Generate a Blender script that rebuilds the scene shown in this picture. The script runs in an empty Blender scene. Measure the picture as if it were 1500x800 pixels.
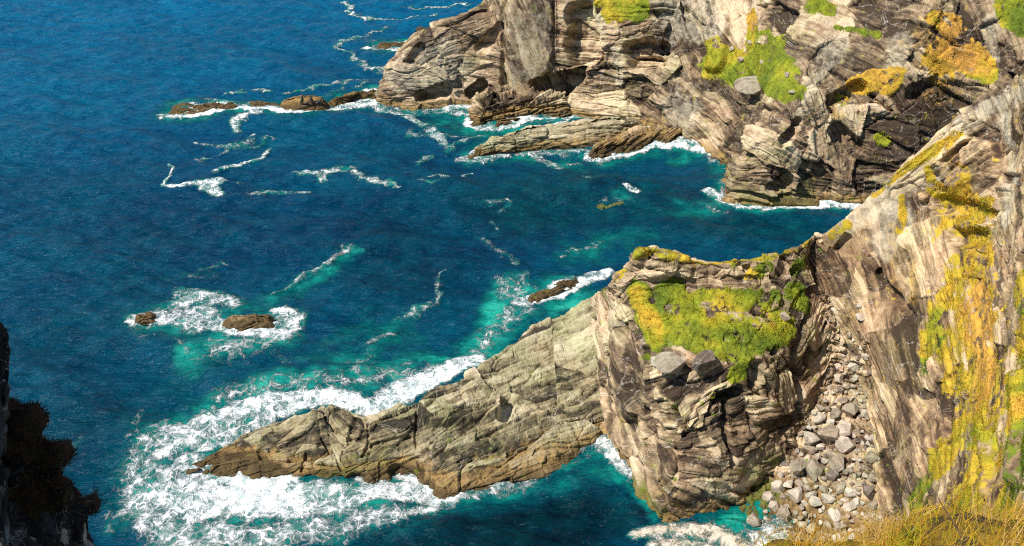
import bpy, math, random
import numpy as np
from mathutils import Vector

random.seed(5)
rng = np.random.default_rng(11)
scene = bpy.context.scene
COL = scene.collection

# ------------------------------------------------------------------ camera
CAM_H, PITCH, HFOV = 50.0, math.radians(32), math.radians(50)
FPX = 750 / math.tan(HFOV / 2)          # focal length in photo pixels
cam_data = bpy.data.cameras.new("camera")
cam_data.sensor_fit = 'HORIZONTAL'
cam_data.angle = HFOV
cam_data.clip_start = 0.1
cam_data.clip_end = 9000
cam = bpy.data.objects.new("camera", cam_data)
cam.location = (0, 0, CAM_H)
cam.rotation_euler = (math.pi / 2 - PITCH, 0, 0)
COL.objects.link(cam)
scene.camera = cam

# ------------------------------------------------------------------ light
SUN_EL, SUN_FWD = math.radians(55), math.radians(-30)
to_sun = Vector((-math.cos(SUN_EL) * math.cos(SUN_FWD), math.cos(SUN_EL) * math.sin(SUN_FWD), math.sin(SUN_EL)))
world = bpy.data.worlds.new("World")
scene.world = world
world.use_nodes = True
wn = world.node_tree
bg = wn.nodes["Background"]
sky = wn.nodes.new("ShaderNodeTexSky")
sky.sky_type = 'NISHITA'
sky.sun_disc = False
sky.sun_elevation = SUN_EL
sky.sun_rotation = math.atan2(to_sun.x, to_sun.y)
sky.altitude = 50
sky.dust_density = 0.0
sky.ozone_density = 2.0
wn.links.new(sky.outputs[0], bg.inputs[0])
bg.inputs[1].default_value = 0.10
sun_data = bpy.data.lights.new("sun", 'SUN')
sun_data.energy = 5.0
sun_data.angle = math.radians(0.5)
sun_data.color = (1.0, 0.94, 0.84)
sun = bpy.data.objects.new("sun", sun_data)
sun.rotation_euler = to_sun.to_track_quat('Z', 'Y').to_euler()
sun.location = (-60, 40, 90)
COL.objects.link(sun)
scene.view_settings.view_transform = 'Standard'
scene.view_settings.look = 'None'
scene.view_settings.gamma = 1
scene.view_settings.exposure = 0.40
scene.cycles.use_denoising = False
scene.cycles.filter_width = 1.1
scene.cycles.sample_clamp_direct = 5.0
scene.cycles.max_bounces = 5
scene.cycles.diffuse_bounces = 3
scene.cycles.caustics_reflective = False
scene.cycles.caustics_refractive = False

# ------------------------------------------------------------------ survey helpers
CP, SP = math.cos(PITCH), math.sin(PITCH)


def ray(px, py):
    u = (np.asarray(px, float) - 750) / FPX
    v = (400 - np.asarray(py, float)) / FPX
    return np.stack([u, CP + v * SP, -SP + v * CP], -1)


def PZ(px, py, z):
    """the point of height z seen in that direction"""
    d = ray(px, py)
    t = (np.asarray(z, float) - CAM_H) / d[..., 2]
    return d * t[..., None] + np.array([0, 0, CAM_H])


def PY(px, py, Y):
    d = ray(px, py)
    t = np.asarray(Y, float) / d[..., 1]
    return d * t[..., None] + np.array([0, 0, CAM_H])


def project(P):
    Q = P - np.array([0, 0, CAM_H])
    dep = np.maximum(Q[..., 1] * CP - Q[..., 2] * SP, 0.5)
    up = Q[..., 1] * SP + Q[..., 2] * CP
    return 750 + FPX * Q[..., 0] / dep, 400 - FPX * up / dep, dep


# ------------------------------------------------------------------ noise
def _hash(ix, iy, iz, s):
    with np.errstate(over='ignore'):
        h = (ix.astype(np.int64).astype(np.uint32) * np.uint32(374761393)
             + iy.astype(np.int64).astype(np.uint32) * np.uint32(668265263)
             + iz.astype(np.int64).astype(np.uint32) * np.uint32(2246822519)
             + np.uint32((s * 3266489917 + 12345) & 0xffffffff))
        h ^= h >> np.uint32(15)
        h *= np.uint32(2246822519)
        h ^= h >> np.uint32(13)
        h *= np.uint32(3266489917)
        h ^= h >> np.uint32(16)
    return h.astype(np.float64) / 4294967295.0


def vnoise(P, s=0):
    f = np.floor(P)
    w = P - f
    w = w * w * w * (w * (w * 6 - 15) + 10)
    x, y, z = f[:, 0], f[:, 1], f[:, 2]
    wx, wy, wz = w[:, 0], w[:, 1], w[:, 2]
    r = 0
    for dx in (0, 1):
        ax = wx if dx else 1 - wx
        for dy in (0, 1):
            ay = wy if dy else 1 - wy
            for dz in (0, 1):
                az = wz if dz else 1 - wz
                r = r + ax * ay * az * _hash(x + dx, y + dy, z + dz, s)
    return r * 2 - 1


_R = np.array([[0.36, 0.48, -0.8], [-0.8, 0.6, 0.0], [0.48, 0.64, 0.6]])


def fbm(P, octs=4, s=0, gain=0.5):
    r, a, tot = 0, 1.0, 0
    Q = P
    for o in range(octs):
        Q = Q @ _R
        r = r + a * vnoise(Q + 17.3 * o, s + o)
        tot += a
        a *= gain
        Q = Q * 2.07
    return r / tot * 1.5


def facets(P, s=0):
    """blocky cells, each with its own offset and its own tilted flat face; also the distance to the nearest crack"""
    f0 = np.floor(P - .5)
    d1 = np.full(len(P), 9.0)
    d2 = np.full(len(P), 9.0)
    val = np.zeros(len(P))
    hid = np.zeros(len(P))
    for dx in (0, 1):
        for dy in (0, 1):
            for dz in (0, 1):
                c = f0 + np.array([dx, dy, dz])
                x, y, z = c.T
                h = [_hash(x, y, z, s + k) for k in range(3)]
                r = P - (c + .5 + (np.stack(h, 1) - .5) * .85)
                d = np.sum(r * r, 1)
                t = (np.stack([h[1], h[2], h[0]], 1) * 7.13) % 1.0 - .5
                o = (h[0] * 13.7 + h[1] * 5.1) % 1.0 - .5
                v = o + np.sum(r * t, 1) * 1.9
                near = d < d1
                d2 = np.where(near, d1, np.minimum(d2, d))
                val = np.where(near, v, val)
                hid = np.where(near, o, hid)
                d1 = np.where(near, d, d1)
    return val, hid, np.sqrt(d2) - np.sqrt(d1)


def sstep(a, b, x):
    t = np.clip((x - a) / (b - a), 0, 1)
    return t * t * (3 - 2 * t)


# ------------------------------------------------------------------ mesh helpers
def spline(A, t):
    """Catmull-Rom (eased towards straight lines) through A along axis 0"""
    K = A.shape[0]
    A = np.concatenate([2 * A[:1] - A[1:2], A, 2 * A[-1:] - A[-2:-1]], 0)
    i = np.clip(np.floor(t).astype(int), 0, K - 2)
    f = (t - i).reshape((-1,) + (1,) * (A.ndim - 1))
    p0, p1, p2, p3 = A[i], A[i + 1], A[i + 2], A[i + 3]
    k = 0.36
    m1, m2 = (p2 - p0) * k, (p3 - p1) * k
    f2, f3 = f * f, f * f * f
    return (2 * f3 - 3 * f2 + 1) * p1 + (f3 - 2 * f2 + f) * m1 + (-2 * f3 + 3 * f2) * p2 + (f3 - f2) * m2


def spaced(A, n):
    """n parameters along axis 0, about even as seen from the viewpoint"""
    x, y, _ = project(A)
    d = np.hypot(np.diff(x, axis=0), np.diff(y, axis=0))
    d = np.clip(d, 12, 170).mean(axis=1)
    c = np.concatenate([[0], np.cumsum(d)])
    return np.interp(np.linspace(0, c[-1], n), c, np.arange(len(c)))


def mesh_grid(name, V, periodic=False, smooth=True):
    nv, nu = V.shape[:2]
    idx = np.arange(nv * nu).reshape(nv, nu)
    if periodic:
        idx = np.concatenate([idx, idx[:, :1]], 1)
    a, b, c, d = idx[:-1, :-1], idx[:-1, 1:], idx[1:, 1:], idx[1:, :-1]
    F = np.stack([a, b, c, d], -1).reshape(-1, 4)
    return mesh_faces(name, V.reshape(-1, 3), F, smooth)


def mesh_faces(name, V, F, smooth=True):
    k = F.shape[1]
    me = bpy.data.meshes.new(name)
    me.vertices.add(len(V))
    me.vertices.foreach_set("co", np.ascontiguousarray(V, np.float32).ravel())
    me.loops.add(F.size)
    me.loops.foreach_set("vertex_index", np.ascontiguousarray(F, np.int32).ravel())
    me.polygons.add(len(F))
    me.polygons.foreach_set("loop_start", np.arange(0, F.size, k, dtype=np.int32))
    me.polygons.foreach_set("loop_total", np.full(len(F), k, np.int32))
    me.polygons.foreach_set("use_smooth", np.full(len(F), smooth, bool))
    me.update(calc_edges=True)
    return me


def attr(me, name, arr):
    if arr.ndim == 1:
        a = me.attributes.new(name, 'FLOAT', 'POINT')
        a.data.foreach_set("value", np.ascontiguousarray(arr, np.float32))
    else:
        a = me.attributes.new(name, 'FLOAT_VECTOR', 'POINT')
        a.data.foreach_set("vector", np.ascontiguousarray(arr, np.float32).ravel())


def link(name, me, mat, label=None, cat=None, kind=None, group=None, parent=None):
    o = bpy.data.objects.new(name, me)
    COL.objects.link(o)
    if mat:
        me.materials.append(mat)
    if label:
        o["label"] = label
    if cat:
        o["category"] = cat
    if kind:
        o["kind"] = kind
    if group:
        o["group"] = group
    if parent:
        o.parent = parent
    return o


# ------------------------------------------------------------------ materials
class Mat:
    def __init__(self, name):
        self.m = bpy.data.materials.new(name)
        self.m.use_nodes = True
        self.t = self.m.node_tree
        self.p = self.t.nodes["Principled BSDF"]

    def n(self, typ, props=None, out=0, **ins):
        nd = self.t.nodes.new("ShaderNode" + typ)
        for k, v in (props or {}).items():
            setattr(nd, k, v)
        for k, v in ins.items():
            key = int(k[1:]) if k[0] == 'i' and k[1:].isdigit() else k.replace('_', ' ')
            self.put(nd.inputs[key], v)
        return nd.outputs[out]

    def put(self, sock, v):
        if isinstance(v, bpy.types.NodeSocket):
            self.t.links.new(v, sock)
        elif v is not None:
            if sock.type == 'RGBA' and len(v) == 3:
                v = (*v, 1)
            sock.default_value = v

    def math(self, op, a, b=None, c=None, clamp=False):
        return self.n("Math", {"operation": op, "use_clamp": clamp}, i0=a, i1=b, i2=c)

    def attr(self, name, out=2):
        return self.n("Attribute", {"attribute_name": name}, out=out)

    def noise(self, vec, scale, detail=4, rough=0.55, dist=0.0):
        return self.n("TexNoise", Vector=vec, Scale=scale, Detail=detail, Roughness=rough, Distortion=dist)

    def ramp(self, fac, stops, interp='LINEAR'):
        nd = self.t.nodes.new("ShaderNodeValToRGB")
        el = nd.color_ramp.elements
        nd.color_ramp.interpolation = interp
        while len(el) < len(stops):
            el.new(0.5)
        for e, (p, c) in zip(el, stops):
            e.position = p
            e.color = (*c, 1) if len(c) == 3 else c
        self.put(nd.inputs[0], fac)
        return nd.outputs[0]

    def mix(self, fac, a, b, mode='MIX'):
        nd = self.t.nodes.new("ShaderNodeMix")
        nd.data_type = 'RGBA'
        nd.blend_type = mode
        self.put(nd.inputs[0], fac)
        self.put(nd.inputs[6], a)
        self.put(nd.inputs[7], b)
        return nd.outputs[2]

    def step(self, x, lo, hi):
        return self.n("MapRange", {"interpolation_type": 'SMOOTHSTEP'}, i0=x, i1=lo, i2=hi, i3=0.0, i4=1.0)

    def vmul(self, v, xyz):
        return self.n("VectorMath", {"operation": 'MULTIPLY'}, i0=v, i1=xyz)


def rock_material(name, ramp, tide=True, tint=(1, 1, 1), bump=0.5, veg_tint=(1, 1, 1)):
    M = Mat(name)
    st = M.attr("strata", out=1)
    pos = M.n("NewGeometry")
    s1 = M.noise(M.vmul(st, (0.16, 1.9, 0.3)), 1.0, 6, 0.62, 0.2)
    s2 = M.noise(M.vmul(st, (0.4, 7.5, 0.6)), 1.0, 5, 0.62, 0.15)
    n1 = M.noise(pos, 0.16, 5, 0.6)
    n2 = M.noise(pos, 1.7, 8, 0.68)
    n3 = M.noise(pos, 7.0, 5, 0.7)
    v = M.math('MULTIPLY', s1, 0.22)
    v = M.math('MULTIPLY_ADD', s2, 0.31, v)
    v = M.math('MULTIPLY_ADD', n2, 0.40, v)
    v = M.math('MULTIPLY_ADD', n1, 0.20, v)
    v = M.math('SUBTRACT', v, 0.065)
    v = M.math('MULTIPLY_ADD', n3, 0.10, v)
    v = M.math('SUBTRACT', v, 0.06)
    v = M.math('MULTIPLY_ADD', M.attr("tone"), 0.30, v)
    v = M.math('MULTIPLY_ADD', v, 1.38, -.20)
    col = M.ramp(v, ramp)
    # hue drift: greenish grey <-> pinkish brown
    hue = M.noise(pos, 0.35, 3, 0.5)
    col = M.mix(M.step(hue, 0.42, 0.68), col, M.mix(1.0, col, (1.05, 0.96, 0.96), 'MULTIPLY'))
    col = M.mix(M.step(hue, 0.5, 0.28), col, M.mix(1.0, col, (0.95, 1.02, 0.92), 'MULTIPLY'))
    col = M.mix(1.0, col, tint, 'MULTIPLY')
    # pale lichen-crusted rock and quartz veins
    pale = M.math('ADD', M.attr("pale"), M.math('MULTIPLY_ADD', n2, 0.9, -0.42))
    col = M.mix(M.math('MULTIPLY', M.step(pale, 0.35, 0.9), 0.8), col, (0.62, 0.55, 0.40))
    vein = M.math('ABSOLUTE', M.math('SUBTRACT', M.noise(M.vmul(st, (0.45, 0.35, 0.4)), 1.0, 5, 0.55, 0.8), 0.5))
    col = M.mix(M.math('MULTIPLY', M.step(vein, 0.007, 0.001), 0.4), col, (0.62, 0.58, 0.5))
    # ochre lichen / iron stain
    och = M.math('ADD', M.attr("ochre"), M.math('MULTIPLY_ADD', n2, 1.0, M.math('MULTIPLY_ADD', s1, 0.6, -0.75)))
    col = M.mix(M.math('MULTIPLY', M.step(och, 0.3, 0.75), 0.85), col,
                M.mix(M.step(n3, 0.35, 0.65), (0.34, 0.17, 0.03), (0.50, 0.33, 0.06)))
    if tide:
        z = M.n("SeparateXYZ", out=2, i0=M.n("NewGeometry"))
        zz = M.math('MULTIPLY_ADD', n2, -1.5, M.math('ADD', z, 0.75))
        zz = M.math('MULTIPLY_ADD', n1, -1.2, M.math('ADD', zz, 0.6))
        zz = M.math('SUBTRACT', zz, M.attr("wrack"))
        band = M.step(zz, 1.15, 0.55)
        weed = M.mix(M.step(n2, 0.38, 0.62), (0.14, 0.085, 0.03), (0.34, 0.215, 0.075))
        col = M.mix(M.math('MULTIPLY', band, 0.85), col, weed)
        col = M.mix(M.math('MULTIPLY', M.step(zz, 0.42, 0.05), 0.75), col, (0.04, 0.026, 0.011))
        col = M.mix(M.math('MULTIPLY', M.attr("algae"), M.step(n2, 0.3, 0.6)), col, (0.10, 0.13, 0.015))
    # turf on the ledges
    veg = M.math('ADD', M.attr("veg"), M.math('MULTIPLY_ADD', n2, 2.6, M.math('MULTIPLY_ADD', M.noise(M.vmul(st, (.4, 1.9, .6)), 1.0, 4, 0.62), 1.6, -2.1)))
    vm = M.step(veg, 0.35, 0.62)
    dry = M.math('MULTIPLY_ADD', n3, 0.4, M.math('ADD', M.attr("dry"), -0.2))
    turf = M.ramp(dry, [(0.0, (0.11, 0.16, 0.012)), (0.35, (0.27, 0.29, 0.016)), (0.65, (0.54, 0.36, 0.03)), (1.0, (0.58, 0.30, 0.06))])
    turf = M.mix(1.0, turf, veg_tint, 'MULTIPLY')
    turf = M.mix(1.0, turf, M.ramp(n2, [(0.32, (0.40, 0.38, 0.36)), (0.5, (0.85, 0.85, 0.85)), (0.65, (1.1, 1.1, 1.1))]), 'MULTIPLY')
    col = M.mix(vm, col, turf)
    M.put(M.p.inputs["Base Color"], col)
    M.put(M.p.inputs["Roughness"], 0.85)
    M.put(M.p.inputs["Specular IOR Level"], 0.3)
    h = M.math('MULTIPLY_ADD', s2, 0.6, M.math('MULTIPLY', n2, 0.5))
    h = M.math('MULTIPLY_ADD', n3, 0.25, h)
    b = M.n("Bump", Height=h, Strength=bump, Distance=0.35)
    M.put(M.p.inputs["Normal"], b)
    return M.m


ROCK_RAMP = [(0.31, (0.045, 0.032, 0.022)), (0.42, (0.135, 0.102, 0.067)), (0.50, (0.228, 0.178, 0.114)),
             (0.60, (0.36, 0.292, 0.195)), (0.72, (0.53, 0.46, 0.33))]
m_rock = rock_material("layered_cliff_rock", ROCK_RAMP, tint=(1.08, 1.0, 0.90))
m_slope = rock_material("brown_slate_rock", [(p + .005, c) for p, c in ROCK_RAMP], tint=(1.12, 0.98, 0.82))
m_far = rock_material("pale_cliff_rock", [(p - 0.02, c) for p, c in ROCK_RAMP], tint=(1.10, 1.02, 0.92))
m_spit = rock_material("olive_spit_rock", [(0.29, (0.04, 0.034, 0.021)), (0.39, (0.155, 0.130, 0.072)), (0.49, (0.275, 0.238, 0.134)),
                                           (0.60, (0.375, 0.33, 0.20)), (0.74, (0.52, 0.47, 0.32))])
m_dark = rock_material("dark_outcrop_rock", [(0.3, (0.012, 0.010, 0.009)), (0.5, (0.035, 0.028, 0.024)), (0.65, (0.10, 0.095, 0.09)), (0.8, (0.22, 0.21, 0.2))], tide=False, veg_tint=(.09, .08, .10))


m_bank = rock_material("grassy_soil", [(0.3, (0.03, 0.02, 0.012)), (0.5, (0.10, 0.07, 0.035)), (0.7, (0.22, 0.16, 0.08))], tide=False, veg_tint=(.62, .52, .45))


def grass_material(name, stops, rough=0.7):
    M = Mat(name)
    t = M.attr("tint")
    col = M.ramp(t, stops)
    M.put(M.p.inputs["Base Color"], col)
    M.put(M.p.inputs["Roughness"], rough)
    M.put(M.p.inputs["Specular IOR Level"], 0.2)
    tr = M.n("BsdfTranslucent", Color=col)
    mx = M.n("MixShader", i0=0.35, i1=M.p.outputs[0], i2=tr)
    M.t.links.new(mx, M.t.nodes["Material Output"].inputs[0])
    return M.m


GRASS = [(0.0, (0.09, 0.14, 0.012)), (0.3, (0.28, 0.33, 0.014)), (0.55, (0.52, 0.41, 0.020)), (0.78, (0.68, 0.36, 0.032)), (1.0, (0.62, 0.42, 0.16))]
m_grass = grass_material("cliff_turf", GRASS)
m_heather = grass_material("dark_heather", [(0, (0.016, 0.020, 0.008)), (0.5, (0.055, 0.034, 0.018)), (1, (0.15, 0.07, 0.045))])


# ------------------------------------------------------------------ landforms
WATERLINE = []            # where rock meets the sea, for the surf
ATTRS = ("tone", "pale", "ochre", "veg", "dry", "algae", "wrack")


class Land:
    def __init__(self, A, nu, nv, periodic=False):
        A = np.asarray(A, float)
        self.periodic = periodic
        if periodic:
            A = np.concatenate([A[:, -1:], A, A[:, :2]], 1)
        tv = spaced(A, nv)
        B = spline(A, tv)
        Bt = np.swapaxes(B, 0, 1)
        if periodic:
            K = A.shape[1] - 3
            tu = 1 + np.linspace(0, K, nu, endpoint=False)
        else:
            tu = spaced(np.swapaxes(A, 0, 1), nu)
        V = np.swapaxes(spline(Bt, tu), 0, 1)
        self.shape = V.shape[:2]
        self.P = V.reshape(-1, 3).copy()
        self.P0 = self.P.copy()
        self.flip = 1
        N = self.normals()
        if np.sum(N * (np.array([0, 0, CAM_H]) - self.P)) < 0:
            self.flip = -1
            N = -N
        self.N0 = N
        self.a = {k: np.zeros(len(self.P)) for k in ATTRS}
        self.amp = np.ones(len(self.P))
        self.px, self.py, self.dep = project(self.P0)
        self.strata_vec = self.P0.copy()
        self.bend = fbm(self.P0 * 0.7, 4, 91)

    def normals(self):
        V = self.P.reshape(*self.shape, 3)
        if self.periodic:
            du = np.roll(V, -1, 1) - np.roll(V, 1, 1)
        else:
            du = np.gradient(V, axis=1)
        dv = np.gradient(V, axis=0)
        N = np.cross(du, dv).reshape(-1, 3)
        N /= np.maximum(np.linalg.norm(N, axis=1, keepdims=True), 1e-9)
        return N * self.flip

    def hit(self, px, py):
        d = np.hypot(self.px - px, self.py - py)
        c = np.where(d < max(6, d.min() * 1.3))[0]
        return c[np.argmin(self.dep[c] + d[c] * 0.05)]

    def strata(self, regs, warp=0.5):
        """regs: (px, py, dx, dy): the bedding seen at that place runs along (dx, dy)"""
        best = np.full(len(self.P0), 1e9)
        out = np.zeros((len(self.P0), 3))
        jig = fbm(self.P0 * 0.3, 3, 5) * 1.6
        for k, (px, py, dx, dy) in enumerate(regs):
            i = self.hit(px, py)
            j = self.hit(px + dx, py + dy)
            L = self.P0[j] - self.P0[i]
            L /= max(np.linalg.norm(L), 1e-6)
            near = np.linalg.norm(self.P0 - self.P0[i], axis=1) < 3.0
            n = self.N0[near].mean(0)
            n /= np.linalg.norm(n)
            b = np.cross(L, n)
            b /= np.linalg.norm(b)
            m = np.cross(b, L)
            d = np.linalg.norm(self.P0 - self.P0[i], axis=1) + jig * (1 if k % 2 else -1)
            u = d < best
            best = np.where(u, d, best)
            out[u] = np.stack([self.P0 @ L, self.P0 @ b + 3.7 * k, self.P0 @ m], 1)[u]
        w = fbm(self.P0 * 0.22, 4, 33) * warp
        out[:, 1] += w
        self.strata_vec = out

    def stroke(self, pts, soft=1.0, rag=0.35):
        """0..1 closeness to a chain of (px, py, radius_px) laid on this surface"""
        ids = [self.hit(p[0], p[1]) for p in pts]
        Q = self.P0[ids]
        R = np.array([p[2] for p in pts]) * self.dep[ids] / FPX
        best = np.full(len(self.P0), 9.0)
        for k in range(max(1, len(pts) - 1)):
            a, b = Q[k], Q[min(k + 1, len(pts) - 1)]
            ra, rb = R[k], R[min(k + 1, len(pts) - 1)]
            ab = b - a
            t = np.clip(((self.P0 - a) @ ab) / max(ab @ ab, 1e-9), 0, 1)
            d = np.linalg.norm(self.P0 - a - t[:, None] * ab, axis=1)
            best = np.minimum(best, d / (ra + (rb - ra) * t))
        best = best + self.bend * rag
        return 1 - sstep(1 - 0.5 * soft, 1 + 0.5 * soft, best)

    def paint(self, name, strokes, val=1.0, soft=0.8, rag=0.4, add=False):
        for s in strokes:
            m = self.stroke(s, soft, rag)
            if add:
                self.a[name] += m * val
            else:
                self.a[name] = np.maximum(self.a[name], m * val) if val > 0 else np.minimum(self.a[name], m * val)

    def push(self, strokes, amount, soft=0.5, rag=0.25, dirn=None):
        for s in strokes:
            m = self.stroke(s, soft, rag) * amount
            self.P += (self.N0 if dirn is None else np.asarray(dirn)) * m[:, None]

    def calm(self, strokes, val, soft=1.0):
        for s in strokes:
            m = self.stroke(s, soft, 0.3)
            self.amp *= 1 - m * (1 - val)

    def rock(self, k=1.0, seed=0, sizes=((1.9, 4.0, .42), (0.75, 1.7, .20), (0.27, 0.8, .075)), lump=0.25, crack=1.0, rough=0.07, blocks=((2.6, 1.0), (.9, .38))):
        l, b, m = self.strata_vec.T
        P = self.P0
        w1, w2 = fbm(P * 0.25, 3, seed + 1) * 0.3, fbm(P * 1.3, 3, seed + 2) * 0.06
        d = np.zeros(len(P))
        tone = np.zeros(len(P))
        for q, (T, W, A) in enumerate(sizes):
            s = (b + w1 * min(1, T) + w2 * min(1, T * .7)) / T
            i = np.floor(s)
            fr = s - i
            hi = _hash(i, i * 0 + q, i * 0, seed + 7)
            j = (l + w1 * 0.9 + w2 + 0.35 * m) / (W * (0.6 + 0.9 * hi)) + hi * 13
            jj = np.floor(j)
            fj = j - jj
            mm = np.floor(m / (W * 1.3) + hi * 3)
            off = _hash(i, jj, mm, seed + 11) * 2 - 1
            t1 = _hash(i, jj, mm, seed + 12) - 0.5
            t2 = _hash(i, jj, mm, seed + 13) - 0.5
            e = np.minimum(np.minimum(fr, 1 - fr) * T, np.minimum(fj, 1 - fj) * W * 0.9)
            cr = np.exp(-(e / (0.05 + 0.05 * T)) ** 2)
            d += A * (off * 0.6 + (hi - .5) * 1.1 + (fr - .5) * t1 * 1.5 + (fj - .5) * t2 * 2.0) - A * 0.55 * crack * cr
            tone += (0.34, 0.36, 0.26)[q] * ((off * 0.5 + (hi - .5)) * 0.5)
        for q, (S, A) in enumerate(blocks):
            Q = np.stack([l / (S * 2.5), b / (S * .75), m / S], 1) + w1[:, None] * .25
            v, hid, e = facets(Q, seed + 50 + q * 5)
            d += A * v - A * .35 * crack * np.exp(-(e / .05) ** 2)
            tone += hid * (.75, .5)[q]
        d += lump * fbm(P * 0.28, 4, seed + 20) + rough * fbm(P * 1.9, 4, seed + 21, .6)
        self.a["tone"] += tone
        d *= k * self.amp * (1 - 0.55 * np.clip(self.a["veg"], 0, 1))
        self.P += self.N0 * d[:, None]
        hum = np.clip(self.a["veg"], 0, 1)
        self.P += np.array([0, 0, 1.0]) * (hum * (0.16 * np.abs(fbm(P * 1.5, 3, seed + 30)) + 0.05))[:, None]

    def finish(self, name, mat, label, cat, kind=None, group=None, surf=True, smooth=True):
        me = mesh_grid(name, self.P.reshape(*self.shape, 3), self.periodic, smooth)
        if self.flip < 0:
            me.flip_normals()
        attr(me, "strata", self.strata_vec)
        for k in ATTRS:
            attr(me, k, self.a[k])
        if surf:
            z = self.P[:, 2]
            WATERLINE.append(self.P[(z > -0.5) & (z < 0.4)][:, :2])
        return link(name, me, mat, label, cat, kind, group)


def net(rows, mode='z'):
    return np.array([[PZ(*p) if mode == 'z' else PY(*p) for p in r] for r in rows])


# ---- far headland -------------------------------------------------------
Wl = [(549, 148), (570, 157), (640, 159), (700, 158), (760, 158), (830, 165), (900, 178), (960, 192), (1010, 205), (1058, 240),
      (1060, 290), (1130, 304), (1200, 297), (1260, 300), (1340, 310), (1430, 320)]
Lo = [(550, 131, .2), (572, 128, .2), (640, 122, .3), (700, 125, .5), (757, 122, .3), (830, 132, 1.0), (905, 147, .8), (965, 152, 1.0), (1015, 165, 1.2),
      (1075, 200, 1.2), (1078, 246, .5), (1135, 254, .5), (1205, 247, .8), (1270, 240, 1.0), (1340, 240, 1.5), (1430, 240, 2)]
Mi = [(556, 108, .6), (580, 97, .6), (640, 86, .8), (700, 86, 1.0), (752, 82, .2), (822, 97, 1.2), (888, 104, 1.8), (955, 100, 2.2), (1020, 122, 2.5),
      (1082, 165, 2.2), (1098, 200, 1.5), (1142, 206, 1.5), (1208, 192, 2.0), (1272, 182, 2.2), (1350, 165, 3), (1440, 160, 4)]
Up = [(585, 72, 1.2), (612, 60, 1.2), (660, 50, 1.5), (706, 45, 1.8), (746, 42, .6), (818, 50, 2.6), (882, 55, 3.4), (950, 52, 4.0), (1022, 72, 4.5),
      (1085, 118, 4.5), (1122, 140, 4.0), (1165, 140, 3.6), (1220, 130, 3.4), (1280, 120, 3.6), (1355, 100, 4.5), (1450, 85, 6)]
Tp = [(608, 48, 2.0), (642, 32, 2.2), (686, 16, 2.6), (720, 4, 2.8), (745, -4, 1.5), (816, -4, 4.2), (880, -4, 5.2), (950, -6, 6), (1026, 5, 7),
      (1090, 45, 8.5), (1140, 58, 8.5), (1190, 60, 7.5), (1236, 55, 6.5), (1290, 45, 6), (1362, 28, 6.5), (1460, 0, 8)]
W3 = np.array([PZ(x, y, 0) for x, y in Wl])
rows = [W3 + np.array([0, -1.5, -3]), W3]
for R in (Lo, Mi, Up, Tp):
    rows.append(np.array([PY(x, y, W3[k][1] + s) for k, (x, y, s) in enumerate(R)]))
T3 = rows[-1]
k4 = np.array([0, 0, 0, .25, .7] + [1.0] * 11)[:, None]
rows.append(T3 + (1 - k4) * np.array([.8, 3, -2.0]) + k4 * np.array([0, 7, 5.5]))
rows.append(T3 + (1 - k4) * np.array([2, 7, -13]) + k4 * np.array([2, 26, 14]))
A = np.array(rows)
back = A[:, :1] + np.array([2.2, 5.5, -1.5])
back2 = A[:, :1] + np.array([6, 12, -4.0])
A = np.concatenate([back2, back, A], 1)
A = np.concatenate([A, A[:, -1:] + np.array([14, -8, 6.0])], 1)
far = Land(A, 1080, 470)
far.strata([(600, 110, 10, 0), (660, 130, 10, 1), (660, 60, 10, -3), (700, 100, 10, 1), (620, 75, 10, -4),
            (775, 60, 5, 12), (765, 120, 6, 11), (850, 60, 10, 1), (880, 120, 10, 2), (950, 90, 10, 2), (940, 30, 10, -1),
            (1000, 150, 9, 5), (1040, 170, 8, 9), (1080, 190, 8, 9), (1010, 60, 4, 10),
            (1100, 270, 10, 2), (1180, 270, 10, 1), (1150, 220, 8, 6), (1230, 200, 3, 10), (1200, 160, 4, 10), (1290, 210, 9, 2),
            (1260, 70, 10, 5), (1210, 30, 10, 7), (1300, 40, 10, 3), (1350, 130, 7, 8), (1400, 90, 10, 4), (1440, 40, 3, 10)], 0.5)
far.push([[(738, -5, 7), (740, 120, 7)]], -0.5, .5)                     # groove left of the slab
far.push([[(780, 10, 36), (775, 70, 36), (768, 120, 24)]], .7, .4, .1)       # smooth slab
far.push([[(855, 75, 26), (850, 20, 22)]], -2.6, .35)
far.push([[(925, 72, 14), (968, 70, 14)], [(930, 94, 13), (962, 92, 13)]], -2.4, .3)
far.push([[(615, 143, 9), (650, 134, 12)], [(690, 136, 9), (705, 126, 9)], [(800, 132, 22), (840, 120, 14)]], -2.2, .35)
far.push([[(615, 70, 8), (600, 90, 7)], [(705, 70, 10), (730, 40, 6)]], -.8, .5)
far.push([[(1000, 130, 40), (1010, 175, 30)]], 1.0, .8)
far.push([[(1050, 40, 18), (1045, 90, 14)]], 0.9, .5)
far.push([[(1225, 190, 12), (1245, 215, 16)], [(1255, 130, 12), (1215, 150, 8)], [(1340, 135, 14), (1370, 120, 8)], [(1150, 270, 14), (1130, 275, 8)],
          [(1150, 205, 8), (1170, 180, 7)]], -1.3, .4)
far.push([[(1090, 60, 40), (1140, 110, 30)]], 0.2, .9)
far.calm([[(560, 130, 30), (600, 100, 50), (660, 60, 60), (690, 120, 50)]], .55)
far.calm([[(780, -5, 44), (775, 60, 44), (768, 120, 28)]], .12)
far.calm([ [(1260, 60, 60), (1290, 90, 40)], [(1050, 30, 24)], [(1000, 150, 40)]], .35)
far.calm([[(1060, 85, 30), (1100, 50, 40), (1150, 110, 35)]], .5)
far.a["dry"] += .2
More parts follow.
